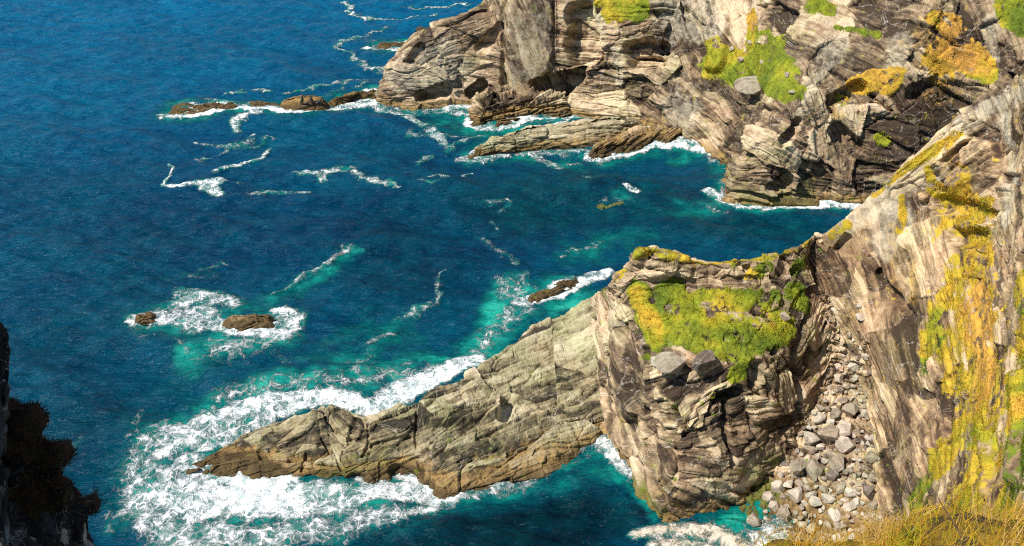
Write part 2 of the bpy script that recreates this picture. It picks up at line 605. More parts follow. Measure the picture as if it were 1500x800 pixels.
far.paint("veg", [[(1040, 85, 22), (1075, 95, 26), (1110, 80, 34), (1140, 115, 30), (1160, 135, 18)], [(1098, 25, 12), (1100, 60, 24)],
                  [(900, 2, 34), (935, 15, 18)], [(1195, 8, 18), (1215, 16, 10)], [(1255, 120, 14), (1305, 118, 18)], [(1235, 148, 10)], [(1292, 208, 12)],
                  [(1375, 85, 28), (1410, 90, 30), (1440, 105, 18)], [(1395, 40, 18), (1370, 30, 12)], [(1480, 15, 22), (1495, 40, 14)], [(1225, 40, 6), (1285, 50, 6)]], 1.0, .5)
far.paint("dry", [[(1045, 85, 30), (1090, 60, 30)], [(900, 5, 40)]], .55, 1)
far.paint("dry", [[(1098, 30, 20)], [(1375, 85, 60), (1400, 60, 60)], [(1280, 120, 50)]], .85, 1)
far.paint("dry", [[(1150, 120, 30)], [(1430, 110, 20)], [(1290, 205, 20)]], .25, 1)
far.paint("pale", [[(1000, 20, 60), (1050, 40, 26)], [(640, 100, 60), (580, 110, 30)], [(1000, 160, 40)], [(1225, 60, 26), (1180, 150, 14), (1170, 180, 10)],
                   [(1320, 60, 22), (1310, 100, 14)], [(1450, 30, 16), (1452, 100, 12)], [(900, 75, 12), (905, 120, 10)]], .55, 1)
far.paint("pale", [[(780, 40, 44), (770, 110, 24)]], .45, 1)
far.paint("ochre", [[(770, 130, 22), (740, 160, 18)], [(960, 190, 30), (880, 185, 20)], [(1225, 165, 14)], [(1360, 60, 40), (1390, 120, 40)], [(555, 145, 8)]], .35, 1)
far.paint("tone", [[(1150, 250, 60), (1230, 220, 60), (1280, 180, 50)], [(850, 60, 34)], [(945, 82, 26)], [(1370, 130, 50), (1400, 60, 30)], [(700, 110, 30)], [(1090, 130, 18)]], -.35, 1)  # darker rock masses, plus shade of the recesses put into the tone
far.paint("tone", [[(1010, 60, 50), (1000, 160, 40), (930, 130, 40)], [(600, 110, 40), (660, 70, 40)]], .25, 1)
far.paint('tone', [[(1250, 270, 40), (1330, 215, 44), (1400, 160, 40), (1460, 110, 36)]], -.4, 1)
far.paint("algae", [[(1100, 288, 20), (1180, 290, 18)]], .5, 1)
far.a["dry"] += .22 * fbm(far.P0 * .5, 4, 21)
far.a["veg"] *= 1 - .55 * sstep(.25, .6, fbm(far.P0 * .9, 3, 23))
far.a['wrack'] -= .2
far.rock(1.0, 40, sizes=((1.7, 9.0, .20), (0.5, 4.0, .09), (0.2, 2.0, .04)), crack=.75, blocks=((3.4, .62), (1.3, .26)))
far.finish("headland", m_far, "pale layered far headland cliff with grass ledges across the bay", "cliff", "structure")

# ---- near promontory ----------------------------------------------------
rows = [
    [(850, 470, 0), (862, 560, .5), (885, 640, 0), (925, 700, 0), (972, 768, 0), (1040, 752, 0), (1105, 715, .3), (1165, 650, 1.7), (1210, 570, 3.9), (1232, 490, 7.2), (1220, 425, 9.8)],
    [(862, 455, 3), (885, 540, 3.8), (905, 600, 3), (942, 650, 3), (985, 692, 3), (1045, 680, 3.3), (1110, 650, 3.6), (1160, 600, 4.2), (1200, 540, 5.5), (1222, 475, 7.9), (1213, 408, 10.3)],
    [(872, 440, 6), (894, 490, 7), (914, 545, 6.3), (952, 590, 5.9), (1000, 622, 5.8), (1050, 612, 6.2), (1115, 588, 6.3), (1160, 548, 6.8), (1190, 505, 7.2), (1210, 455, 8.8), (1205, 396, 10.8)],
    [(885, 425, 9.6), (908, 442, 9.7), (925, 480, 9.0), (945, 522, 8.5), (1000, 532, 8.7), (1055, 537, 8.7), (1110, 530, 8.7), (1155, 500, 9.0), (1180, 466, 9.5), (1197, 430, 10), (1198, 387, 11)],
    [(900, 408, 11.2), (925, 412, 11.4), (945, 440, 10.7), (970, 467, 10.2), (1010, 472, 10.2), (1060, 477, 10.2), (1110, 467, 10.3), (1150, 442, 10.6), (1170, 422, 10.8), (1187, 401, 11.2), (1193, 374, 11.8)],
    [(917, 391, 12.1), (942, 398, 12.1), (967, 411, 11.7), (987, 413, 11.6), (1022, 415, 11.6), (1065, 415, 11.6), (1110, 412, 11.6), (1145, 405, 11.8), (1165, 396, 12), (1180, 383, 12.1), (1190, 366, 12.3)],
    [(936, 373, 13.4), (956, 366, 13.6), (985, 377, 13.1), (1010, 380, 12.9), (1040, 383, 12.8), (1070, 382, 12.8), (1105, 378, 12.9), (1140, 370, 13.0), (1165, 361, 13.2), (1182, 354, 13.4), (1193, 347, 13.4)],
]
A = net(rows)
A = np.concatenate([A[:1] + np.array([0, -1.0, -3]), A, A[-1:] + np.array([.3, 2.5, -3.5]), A[-1:] + np.array([.8, 6, -16])], 0)
bk = A[:, :1] + np.array([1.2, 2.6, -2.0])
bk2 = A[:, :1] + np.array([5.0, 6.5, -8.0])
A = np.concatenate([bk2, bk, A], 1)
A = np.concatenate([A, A[:, -1:] + np.array([2.0, .6, -.4])], 1)
pro = Land(A, 660, 640)
pro.strata([(880, 480, 2, 10), (900, 540, 3, 10), (905, 620, 4, 10), (950, 700, 3, 10),
            (1000, 640, 10, -1), (1040, 700, 10, 1), (1080, 640, 10, -2), (1000, 590, 8, -4), (1130, 620, 10, -4), (1150, 560, 2, 10), (1190, 520, 4, -10),
            (1000, 395, 10, 1), (1090, 395, 10, 0), (1150, 390, 6, 6), (1040, 470, 10, 3), (1020, 735, 10, 2)], 0.5)
pro.push([[(1040, 590, 50), (1080, 600, 50)]], -.5, 1)
pro.push([[(1072, 590, 6), (1068, 640, 6), (1070, 680, 4)], [(1170, 520, 8), (1176, 570, 8), (1172, 610, 7)], [(1110, 540, 13), (1112, 560, 12)], [(1140, 515, 8)],
          [(1000, 625, 5), (985, 600, 5)], [(1085, 575, 10), (1060, 580, 7)]], -1.1, .4)
pro.push([[(940, 610, 10), (950, 680, 10), (955, 720, 8)]], -.5, .6)
pro.push([[(900, 470, 16), (905, 560, 22), (915, 600, 18)]], .5, .8)
pro.push([[(862, 450, 9), (868, 475, 9)]], -1.3, .4)
pro.push([[(1150, 395, 12), (1148, 380, 8)], [(1095, 395, 6)], [(1170, 400, 8)]], -.5, .5)
pro.push([[(960, 393, 18), (1000, 395, 16)]], .35, .5)
pro.push([[(1000, 705, 34), (1060, 690, 34)]], .4, .8)
pro.calm([[(890, 450, 24), (900, 520, 28), (912, 600, 26)]], .32)
pro.calm([[(1010, 720, 40), (1080, 690, 34)]], .6)
pro.a["dry"] += .08
pro.paint("veg", [[(935, 430, 18), (945, 470, 20), (965, 500, 18)], [(985, 430, 28), (990, 480, 36), (1050, 490, 40), (1110, 490, 36), (1150, 475, 24)],
                  [(1020, 440, 20), (1080, 440, 24), (1130, 440, 18)], [(1170, 435, 20), (1190, 450, 10)], [(1100, 535, 16), (1080, 550, 14)], [(945, 525, 8)]], 1.0, .5, .3)
pro.paint("veg", [[(895, 405, 8), (935, 376, 7), (958, 366, 6), (990, 376, 5), (1060, 382, 4), (1110, 376, 5), (1140, 368, 8), (1185, 356, 8)], [(1095, 405, 8), (1120, 395, 12)], [(1180, 390, 16)],
                  [(1075, 388, 8)]], .62, .6)
pro.paint("veg", [[(1060, 408, 8)], [(1040, 460, 6)], [(1105, 455, 6), (1125, 430, 8)], [(1010, 420, 6)], [(955, 440, 5)], [(1065, 495, 5)]], -.7, .8, add=True)
pro.paint("dry", [[(900, 405, 14), (945, 375, 14), (1100, 378, 10), (1180, 362, 14)], [(935, 440, 20), (960, 500, 16)], [(1090, 400, 20)]], .55, 1)
pro.paint("dry", [[(1000, 440, 34), (1060, 450, 40), (1150, 480, 20)]], .32, 1)
pro.paint("dry", [[(1000, 480, 34), (1080, 490, 40), (1100, 520, 24)]], .16, 1, add=True)
pro.paint("tone", [[(985, 400, 26), (1060, 398, 20), (1150, 392, 20)], [(1010, 590, 40), (1080, 610, 50), (1150, 570, 50)], [(955, 590, 26), (945, 650, 20)]], -.33, 1)
pro.paint("tone", [[(890, 460, 20), (900, 560, 30)], [(1010, 715, 40), (1080, 690, 40)]], .22, 1)
pro.paint("ochre", [[(893, 470, 12), (890, 530, 14)], [(905, 610, 20)], [(960, 720, 24), (1000, 740, 24)], [(1080, 700, 30)]], .3, 1)
pro.paint("algae", [[(1115, 690, 22), (1150, 670, 14)], [(920, 690, 12), (960, 750, 12)]], .7, 1)
pro.a["dry"] += .24 * fbm(pro.P0 * .7, 4, 21)
pro.a["veg"] *= 1 - .6 * sstep(.3, .6, fbm(pro.P0 * 1.1, 3, 24))
pro.a['tone'] -= .02
pro.a['wrack'] -= .2
pro.rock(.8, 60, sizes=((1.3, 6.5, .20), (0.45, 2.6, .11), (0.2, 1.2, .045)), lump=.2, crack=1.2, blocks=((2.2, .42), (.8, .18)))
pro.finish("promontory", m_rock, "rocky promontory with bright green turf top jutting into the cove", "cliff", "structure")

# ---- right-hand cliff ---------------------------------------------------
rows = [
    [(1192, 352, 13), (1230, 325, 14.5), (1285, 280, 17), (1330, 235, 19.5), (1380, 190, 22), (1440, 145, 24.5), (1500, 105, 27), (1600, 40, 32)],
    [(1202, 387, 11.6), (1242, 370, 12.8), (1290, 340, 14.5), (1340, 310, 16.5), (1390, 280, 18.5), (1445, 250, 21), (1500, 220, 23.5), (1600, 170, 29)],
    [(1212, 420, 10.2), (1250, 430, 10.6), (1296, 420, 11.5), (1345, 410, 13.5), (1395, 390, 15.5), (1450, 370, 18.5), (1500, 350, 21.5), (1600, 310, 27.5)],
    [(1236, 465, 8.6), (1264, 490, 8.6), (1307, 500, 9.8), (1350, 500, 11), (1400, 490, 13.5), (1450, 475, 16.5), (1500, 460, 20), (1600, 430, 26.5)],
    [(1264, 520, 6.4), (1284, 555, 6.2), (1318, 580, 7.4), (1360, 590, 9), (1405, 590, 12), (1455, 585, 15.5), (1500, 575, 19), (1600, 560, 26)],
    [(1276, 590, 4.2), (1288, 630, 4.2), (1322, 660, 5.6), (1362, 680, 8), (1410, 690, 11.5), (1460, 690, 15.5), (1500, 690, 19), (1600, 690, 27)],
    [(1285, 670, 2.3), (1294, 710, 2.5), (1324, 745, 4.5), (1365, 770, 8), (1415, 785, 12), (1465, 790, 17), (1510, 795, 21), (1600, 800, 28)],
    [(1290, 770, 1), (1298, 800, 1.5), (1332, 840, 4), (1370, 870, 8), (1420, 885, 13), (1470, 895, 19), (1520, 900, 23), (1600, 905, 30)],
]
A = net(rows)
A = np.concatenate([A[:, :1] + np.array([-.6, .2, -2.5]), A, A[:, -1:] + np.array([14, 3, 5.0])], 1)
A = np.concatenate([A[:1] + np.array([3, 12, -24]), A[:1] + np.array([.6, 3.0, -4.5]), A], 0)
rgt = Land(A, 560, 800)
rgt.strata([(1230, 380, 4, 10), (1260, 440, 4, 10), (1300, 340, 1, 10), (1320, 420, 2, 10), (1300, 500, 3, 10), (1300, 600, 3, 10), (1310, 700, 3, 10),
            (1370, 360, 1, 10), (1400, 250, 9, -6), (1440, 220, 10, -3), (1480, 170, 1, 10), (1350, 230, 8, -7), (1440, 330, 10, 1), (1480, 330, 1, 10),
            (1400, 480, 2, 10), (1450, 560, -1, 10), (1400, 660, -1, 10), (1480, 640, -1, 10), (1350, 640, 2, 10), (1480, 450, 1, 10)], 0.25)
rgt.push([[(1375, 300, 12), (1420, 310, 14), (1450, 320, 10)], [(1390, 345, 12), (1430, 350, 14)], [(1290, 400, 8), (1330, 470, 8)]], -.6, .6)
rgt.push([[(1400, 250, 30), (1440, 230, 30)]], .6, .7)
rgt.push([[(1385, 235, 5), (1425, 205, 5)], [(1240, 350, 6), (1225, 365, 5)]], -.6, .5)
rgt.push([[(1300, 330, 26), (1310, 400, 26)]], .5, .8)
rgt.push([[(1455, 650, 12), (1465, 560, 12)], [(1420, 700, 10), (1430, 620, 8)], [(1380, 560, 8), (1380, 640, 8)]], -.6, .8)
rgt.push([[(1440, 640, 12), (1445, 720, 12)], [(1490, 560, 14), (1485, 700, 14)]], .5, .8)
rgt.calm([[(1270, 330, 60), (1290, 430, 60), (1310, 560, 40), (1320, 700, 40)]]  , .32)
rgt.calm([[(1300, 310, 34), (1310, 430, 34)], [(1260, 420, 26)], [(1300, 560, 22), (1310, 680, 20)], [(1480, 180, 26), (1480, 300, 20)]], .5)
rgt.paint("veg", [[(1370, 280, 14), (1400, 295, 18), (1440, 300, 16)], [(1405, 345, 16), (1435, 345, 16)], [(1365, 450, 18), (1390, 430, 28), (1420, 400, 18)],
                  [(1355, 490, 18), (1350, 540, 14)], [(1380, 500, 34), (1420, 470, 34)], [(1380, 560, 24), (1440, 540, 40), (1430, 600, 36)], [(1400, 640, 34), (1360, 690, 34), (1330, 740, 26)],
                  [(1410, 700, 30), (1400, 770, 34)], [(1470, 700, 24), (1450, 770, 40)], [(1490, 400, 18), (1485, 440, 16)], [(1490, 520, 24), (1495, 600, 20)],
                  [(1400, 200, 8), (1330, 245, 6), (1280, 285, 5)], [(1360, 250, 6), (1365, 275, 8)], [(1320, 290, 5), (1322, 340, 5)], [(1220, 345, 6), (1240, 330, 6)]], .95, .8, .5)
rgt.paint("veg", [[(1455, 420, 8), (1450, 500, 8)], [(1425, 580, 8), (1420, 660, 8)], [(1455, 600, 10), (1448, 720, 12)], [(1395, 520, 8), (1390, 600, 8)], [(1480, 650, 10), (1478, 740, 10)], [(1370, 600, 7), (1365, 650, 7)],
                  [(1430, 440, 6), (1440, 470, 6)]], -.8, .8, .4, add=True)
rgt.paint("dry", [[(1440, 300, 300)]], .62, .2)
rgt.paint("dry", [[(1420, 560, 200), (1420, 700, 200)]], .6, .5)
rgt.paint("dry", [[(1365, 480, 30), (1360, 540, 20)], [(1435, 345, 14)], [(1430, 300, 12)], [(1400, 640, 20), (1470, 640, 14)], [(1400, 740, 40)]], -.16, .8, add=True)
rgt.paint("dry", [[(1420, 440, 30), (1440, 560, 40)], [(1495, 600, 30)]], .28, .8, add=True)
rgt.paint("pale", [[(1310, 290, 34), (1300, 360, 30)], [(1280, 300, 30), (1380, 240, 30)], [(1470, 180, 22), (1470, 320, 20)], [(1215, 440, 10), (1240, 520, 10), (1280, 600, 8)], [(1450, 400, 14)]], .6, 1)
rgt.paint('pale', [[(1225, 340, 16), (1285, 292, 20), (1330, 248, 20), (1380, 202, 20), (1440, 158, 20), (1500, 118, 22)]], .6, 1)
rgt.paint("ochre", [[(1310, 330, 10), (1315, 420, 10)], [(1322, 290, 6), (1323, 330, 6)], [(1335, 380, 10), (1330, 440, 14)], [(1430, 430, 50), (1440, 560, 50)], [(1380, 230, 40)], [(1395, 290, 30)]], .42, 1)
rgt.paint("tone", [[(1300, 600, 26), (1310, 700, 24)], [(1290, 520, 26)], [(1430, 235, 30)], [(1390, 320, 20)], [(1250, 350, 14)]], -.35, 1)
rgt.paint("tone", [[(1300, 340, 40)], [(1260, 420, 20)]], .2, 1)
rgt.paint('veg', [[(1410, 400, 60), (1420, 500, 80), (1440, 620, 110), (1400, 780, 110)], [(1490, 420, 30), (1490, 700, 50)], [(1400, 310, 50)]], .6, 1.0, .6)
rgt.paint('ochre', [[(1410, 400, 70), (1430, 500, 90), (1440, 640, 110), (1420, 780, 110)]], .36, 1.2)
rgt.a['veg'] = np.minimum(rgt.a['veg'], .74)
rgt.a['dry'] += .12 * fbm(rgt.P0 * .7, 3, 19)
rgt.paint('tone', [[(1285, 292, 20), (1380, 202, 22), (1500, 118, 24)]], .3, 1, add=True)
rgt.a['tone'] -= .02
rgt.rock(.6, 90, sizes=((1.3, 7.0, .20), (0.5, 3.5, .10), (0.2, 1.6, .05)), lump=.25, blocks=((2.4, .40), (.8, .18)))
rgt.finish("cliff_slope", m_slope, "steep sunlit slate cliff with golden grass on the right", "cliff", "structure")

# ---- rubble chute -------------------------------------------------------
rows = [
    [(1200, 422, 10.2), (1222, 428, 9.8), (1236, 437, 9.8), (1250, 450, 10.0)],
    [(1208, 485, 7.8), (1235, 487, 7.5), (1256, 492, 7.5), (1278, 505, 8)],
    [(1190, 560, 4.5), (1222, 565, 4.3), (1255, 572, 4.3), (1296, 585, 4.8)],
    [(1140, 640, 2.1), (1190, 650, 2.0), (1245, 658, 2.1), (1305, 665, 2.8)],
    [(1060, 715, .2), (1130, 725, .35), (1220, 735, .7), (1310, 745, 1.4)],
    [(1010, 790, -1.6), (1090, 800, -.5), (1200, 815, -.1), (1320, 830, .6)],
    [(990, 860, -3), (1080, 880, -2.2), (1200, 890, -1.5), (1340, 900, 0)],
]
chute = Land(net(rows), 200, 340)
chute.strata([(1240, 600, 10, 2)])
chute.paint("tone", [[(1230, 450, 60), (1220, 600, 90), (1180, 720, 120)]], .12, 1)
chute.paint("pale", [[(1240, 470, 30), (1250, 560, 30), (1200, 680, 60)]], .35, 1)
chute.paint("algae", [[(1110, 715, 30), (1080, 760, 40)]], .8, 1)
chute.rock(.5, 120, blocks=((.9, .5), (.4, .3)), sizes=((.6, .7, .35), (.35, .4, .28), (.16, .2, .14)), lump=.3, rough=.25)
chute.finish("rubble_gully", m_rock, "rubble filled gully between the promontory and the right cliff", "gully", "structure")

# ---- low rock spit ------------------------------------------------------
ridge = [(287, 680, .5), (340, 647, 1.2), (400, 621, 1.9), (465, 597, 2.5), (500, 600, 2.3), (545, 609, 2.2), (605, 586, 2.7), (655, 562, 3.0), (700, 541, 3.0),
         (738, 514, 3.0), (775, 480, 3.2), (830, 458, 3.6), (880, 435, 5)]
front = [(286, 697, 0), (330, 701, 0), (380, 706, 0), (440, 710, 0), (490, 708, 0), (545, 703, 0), (600, 698, 0), (640, 724, 0), (690, 718, 0), (750, 700, 0), (800, 688, 0),
         (845, 662, 0), (885, 636, 0)]
R3, F3 = np.array([PZ(*p) for p in ridge]), np.array([PZ(*p) for p in front])


def between(f, g):
    Q = F3 + (R3 - F3) * f
    Q[:, 2] = F3[:, 2] + (R3[:, 2] - F3[:, 2]) * g
    return Q


bkz = R3.copy()
bkz[:, 2] = R3[:, 2] * .35
A = np.array([F3 + np.array([.3, -1.6, -2.2]), F3, between(.18, .38), between(.5, .68), between(.8, .93), R3, bkz + np.array([.3, 1.3, 0]), bkz + np.array([.6, 3.0, -4])])
A = np.concatenate([A[:, :1] * 0 + A[1:2, :1] * .5 + A[5:6, :1] * .5 + np.array([-1.2, .3, -1.5]), A], 1)
spit = Land(A, 800, 360)
spit.strata([(330, 680, 10, -3), (450, 660, 10, -2), (560, 640, 10, -3), (660, 600, 10, -3), (700, 660, 10, -4), (780, 560, 10, -4), (780, 650, 10, -4), (850, 560, 10, -5), (420, 640, 6, 8), (520, 640, 7, 6)], .35)
spit.push([[(640, 600, 28), (690, 590, 36), (712, 592, 24)]], .9, .35, .12)
spit.push([[(742, 588, 12), (738, 610, 8)]], -.8, .5, .1)
spit.push([[(538, 620, 2.2), (540, 650, 2.2), (530, 668, 2.2)], [(610, 600, 2.2), (608, 640, 2.2), (612, 690, 2.2)], [(545, 655, 3), (600, 640, 3)], [(700, 640, 3), (790, 600, 3), (835, 580, 4)], [(470, 640, 1.8), (500, 690, 1.8)],
           [(440, 690, 2.2), (447, 660, 2.2)]], -.3, .6, .1)
spit.push([[(560, 640, 26), (590, 625, 16)], [(470, 615, 18), (500, 612, 18)]], .35, .4, .15)
spit.push([[(590, 700, 16), (580, 690, 10)], [(520, 706, 14)]], -.6, .7)
spit.a["wrack"] -= .45
spit.paint("wrack", [[(300, 685, 30), (360, 680, 26), (400, 695, 18)]], 1.1, 1)
spit.paint("wrack", [[(450, 705, 14), (600, 690, 20)]], .4, 1)
spit.a["tone"] += .10
spit.paint("ochre", [[(310, 685, 16), (360, 680, 18)], [(400, 660, 14), (370, 690, 16)], [(560, 690, 18)], [(820, 670, 14), (750, 690, 10)]], .35, 1)
spit.paint("tone", [[(345, 655, 22), (400, 640, 16), (420, 650, 16)]], -.3, 1)
spit.paint("algae", [[(480, 690, 16), (560, 668, 16)], [(600, 670, 8)]], .35, 1)
spit.rock(.55, 150, sizes=((1.6, 5.0, .12), (0.5, 1.6, .10), (0.2, 0.9, .05)), lump=.4, crack=1.3, rough=.14, blocks=((2.6, .62), (.8, .28)))
spit.finish("rock_spit", m_spit, "long low olive grey rock spit running into white surf", "rock spit", "structure")

# ---- dark outcrop at the left -------------------------------------------
S = [(-40, 606, 22), (16, 608, 21), (50, 622, 20.2), (78, 660, 19.2), (90, 690, 18.2), (92, 730, 17), (94, 735, 16.8), (124, 742, 15.6), (132, 758, 15), (135, 840, 13), (136, 920, 12)]
S3 = np.array([PZ(*p) for p in S])
C3 = np.array([PZ(p[0] - 170, p[1] - 150, p[2] + 6) for p in S])
A = np.array([C3 + np.array([-9, -2, -2.0]), C3 * .985 + np.array([0, 0, .9]), C3, C3 * .6 + S3 * .4 + np.array([.3, -.3, -.5]), C3 * .25 + S3 * .75 + np.array([.1, -.1, .3]), S3,
              S3 + np.array([-.75, .1, -2.5]), S3 + np.array([-2.2, .2, -7]), S3 + np.array([-8.0, .5, -26])])
A = np.concatenate([A[:1] + np.array([-6, -2, -30.0]), A], 0)
A = np.concatenate([A, A[:, -1:] + np.array([-3, -7, -12.0])], 1)
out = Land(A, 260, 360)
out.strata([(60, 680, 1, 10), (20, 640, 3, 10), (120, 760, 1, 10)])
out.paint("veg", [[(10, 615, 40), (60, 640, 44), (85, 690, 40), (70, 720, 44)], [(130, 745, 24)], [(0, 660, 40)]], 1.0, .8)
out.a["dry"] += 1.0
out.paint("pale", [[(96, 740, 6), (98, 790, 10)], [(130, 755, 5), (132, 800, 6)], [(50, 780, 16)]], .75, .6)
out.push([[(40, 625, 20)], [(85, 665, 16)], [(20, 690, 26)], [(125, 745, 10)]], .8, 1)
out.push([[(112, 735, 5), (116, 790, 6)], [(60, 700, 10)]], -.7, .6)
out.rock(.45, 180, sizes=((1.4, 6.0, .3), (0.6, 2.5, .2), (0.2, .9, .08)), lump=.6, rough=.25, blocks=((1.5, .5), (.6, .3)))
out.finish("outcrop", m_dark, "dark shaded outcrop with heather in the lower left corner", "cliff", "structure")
S = [(-46, 470, 27), (-6, 474, 26.7), (10, 486, 26.1), (12, 525, 25), (6, 570, 24), (0, 615, 23)]
S3 = np.array([PZ(*p) for p in S])
C3 = np.array([PZ(p[0] - 150, p[1] - 110, p[2] + 4) for p in S])
A = np.array([C3 + np.array([-6, -2, -2.0]), C3, C3 * .5 + S3 * .5 + np.array([.2, -.2, 0]), S3, S3 + np.array([-.8, .1, -2.5]), S3 + np.array([-9.0, .4, -28])])
A = np.concatenate([A[:1] + np.array([-5, -2, -32.0]), A], 0)
A = np.concatenate([A[:, :1] + np.array([-3, 3, -24.0]), A, A[:, -1:] + np.array([-3, -6, -24.0])], 1)
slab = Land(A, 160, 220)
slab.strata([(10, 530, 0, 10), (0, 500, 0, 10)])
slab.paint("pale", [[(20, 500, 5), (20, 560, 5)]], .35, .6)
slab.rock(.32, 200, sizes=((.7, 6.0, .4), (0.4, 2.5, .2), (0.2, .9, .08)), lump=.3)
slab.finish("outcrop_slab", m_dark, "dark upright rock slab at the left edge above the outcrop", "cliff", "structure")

# ---- grassy bank under the viewpoint ------------------------------------
E = [(900, 1060), (990, 960), (1050, 862), (1110, 832), (1200, 815), (1280, 800), (1340, 785), (1420, 775), (1500, 768), (1600, 755), (1750, 740)]
E3 = np.array([PY(x, y, 7.2 + .9 * math.sin(k * 1.7)) for k, (x, y) in enumerate(E)])
nE = len(E)
base = np.stack([np.linspace(-3.5, 7, nE), np.full(nE, 2.2), np.linspace(45.4, 47.1, nE)], 1)
top = np.stack([np.linspace(-7, 8, nE), np.full(nE, -.4), np.full(nE, 48.35)], 1)
A = np.array([top + np.array([-2, -14, 3.0]), top + np.array([-1, -3, .1]), top, base, E3 * .75 + base * .25, E3 * .4 + base * .6 - np.array([0, 0, .2]), E3, E3 + np.array([.2, .8, -2.5]), E3 + np.array([.6, 2.2, -9]), E3 + np.array([2, 4, -24])])
bank = Land(A, 200, 220)
bank.strata([(1300, 790, 10, 0)])
bank.a["veg"] += .62
bank.a["tone"] -= .2
bank.a["dry"] += .6 + .25 * fbm(bank.P0 * .9, 3, 4)
bank.paint("veg", [[(1440, 775, 18), (1470, 790, 14)]], -.9, .6, add=True)
bank.paint("pale", [[(1440, 775, 22), (1470, 790, 14)]], .8, .6)
bank.rock(.25, 210, lump=.5)
bank.finish("grassy_bank", m_bank, "grassy cliff top bank in the lower right foreground", "bank", "structure", surf=False)


# ------------------------------------------------------------------ rocks standing in the sea
def islet(name, outline, axis, h, label, cat="sea rock", nu=220, nv=60, mat=None, group=None, surf=True, ochre=.3, wrack=.8, k=.35, seed=300, dirn=(10, -2), tone=0, rings=None, algae=0):
    O = np.array([PZ(x, y, 0) for x, y in outline])
    a, b = PZ(*axis[0], 0), PZ(*axis[1], 0)
    t = np.clip(((O - a) @ (b - a)) / max((b - a) @ (b - a), 1e-6), 0, 1)
    C = a + t[:, None] * (b - a)
    rws = []
    for f, z in (rings or ((-.35, -1.3), (0, 0), (.25, .55), (.6, .9), (.97, 1.0))):
        Q = O + (C - O) * f
        Q[:, 2] = z if z < 0 else z * h
        rws.append(Q)
    L = Land(np.array(rws), nu, nv, periodic=True)
    cx, cy = np.mean([p[0] for p in outline]), np.mean([p[1] for p in outline])
    L.strata([(cx, cy, *dirn)], .3)
    L.a["ochre"] += ochre
    L.a["wrack"] += wrack
    L.a["tone"] += tone
    L.a["algae"] += algae
    L.rock(k, seed, sizes=((.8, 2.0, .5), (.35, .9, .3), (.15, .4, .12)), lump=.5)
    return L, L.finish(name, mat or m_rock, label, cat, group=group, surf=surf)


islet("sea_rock", [(201, 473), (206, 466), (216, 463), (226, 466), (224, 474), (212, 479), (203, 479)], ((207, 472), (221, 470)), .5,
      "small round brown rock awash in foam, left of the larger brown rock", seed=301, nu=120, tone=.2, wrack=.45)
islet("sea_rock", [(334, 472), (345, 466), (370, 467), (388, 466), (398, 470), (396, 478), (370, 482), (345, 484), (336, 482)], ((345, 476), (388, 473)), .5,
      "flat oblong brown rock ringed by surf and turquoise water", seed=302, nu=160, tone=.2, wrack=.45)
islet("sea_rock", [(772, 437), (785, 431), (810, 426), (838, 419), (842, 424), (825, 431), (795, 441), (776, 444)], ((785, 437), (832, 424)), .5,
      "long thin slab of reef in foam behind the promontory, nearer of two", seed=303, nu=160, group="slabs behind the promontory", dirn=(10, -3), wrack=1.2)
islet("sea_rock", [(812, 421), (825, 415), (846, 411), (850, 414), (835, 420), (818, 425)], ((820, 420), (845, 414)), .5,
      "thin sliver of reef in foam behind the promontory, farther of two", seed=304, nu=120, group="slabs behind the promontory", dirn=(10, -3), wrack=1.2)
islet("reef", [(248, 166), (258, 159), (275, 156), (300, 158), (325, 157), (345, 157), (346, 162), (320, 165), (290, 169), (262, 171)], ((262, 164), (335, 160)), .55,
      "low brown reef rock at the seaward end of the reef line", seed=305, nu=200, group="reef rocks off the headland")
islet("reef", [(362, 157), (375, 151), (395, 152), (412, 155), (414, 162), (395, 163), (372, 162)], ((376, 157), (404, 158)), .5,
      "small brown reef rock beside the rock where birds perch", seed=306, nu=140, group="reef rocks off the headland")
bird_L, _ = islet("reef", [(406, 162), (418, 153), (435, 147), (460, 146), (476, 151), (480, 158), (462, 165), (435, 169), (412, 167)], ((422, 160), (468, 156)), 1.15,
                  "tallest ochre reef rock with black birds perched on top", seed=307, nu=200, group="reef rocks off the headland", k=.2, ochre=.5)
islet("reef", [(478, 152), (495, 146), (520, 140), (545, 134), (558, 138), (556, 148), (535, 146), (510, 151), (490, 156)], ((495, 151), (548, 141)), .8,
      "ochre strip of reef joining the foot of the far headland", seed=308, nu=180, group="reef rocks off the headland", ochre=.55)
islet("reef", [(553, 70), (562, 65), (590, 62), (612, 60), (615, 70), (590, 73), (566, 74)], ((566, 69), (605, 67)), .4,
      "thin ochre reef tongue behind the tip of the far headland", seed=309, nu=120, ochre=.55)
islet("rock_ledge", [(690, 228), (712, 217), (745, 207), (780, 197), (815, 187), (860, 182), (930, 182), (950, 192), (920, 200), (880, 210), (850, 216), (800, 217), (760, 221), (720, 229), (698, 231)],
      ((730, 219), (920, 190)), 1.5, "long tapering ochre ledge reaching from the far cliff into the bay", "rock ledge", seed=310, nu=420, nv=110, ochre=.2, wrack=-.2, dirn=(10, -2), mat=m_spit, k=.3)
islet("rock_ledge", [(862, 224), (880, 216), (905, 205), (940, 196), (990, 196), (1005, 206), (985, 212), (950, 212), (920, 221), (885, 228), (866, 229)],
      ((885, 220), (980, 204)), 1.3, "brown wedge of rock at the foot of the pale far cliff", "rock ledge", seed=311, nu=300, nv=90, ochre=.3, wrack=.5, dirn=(10, -3), k=.35)
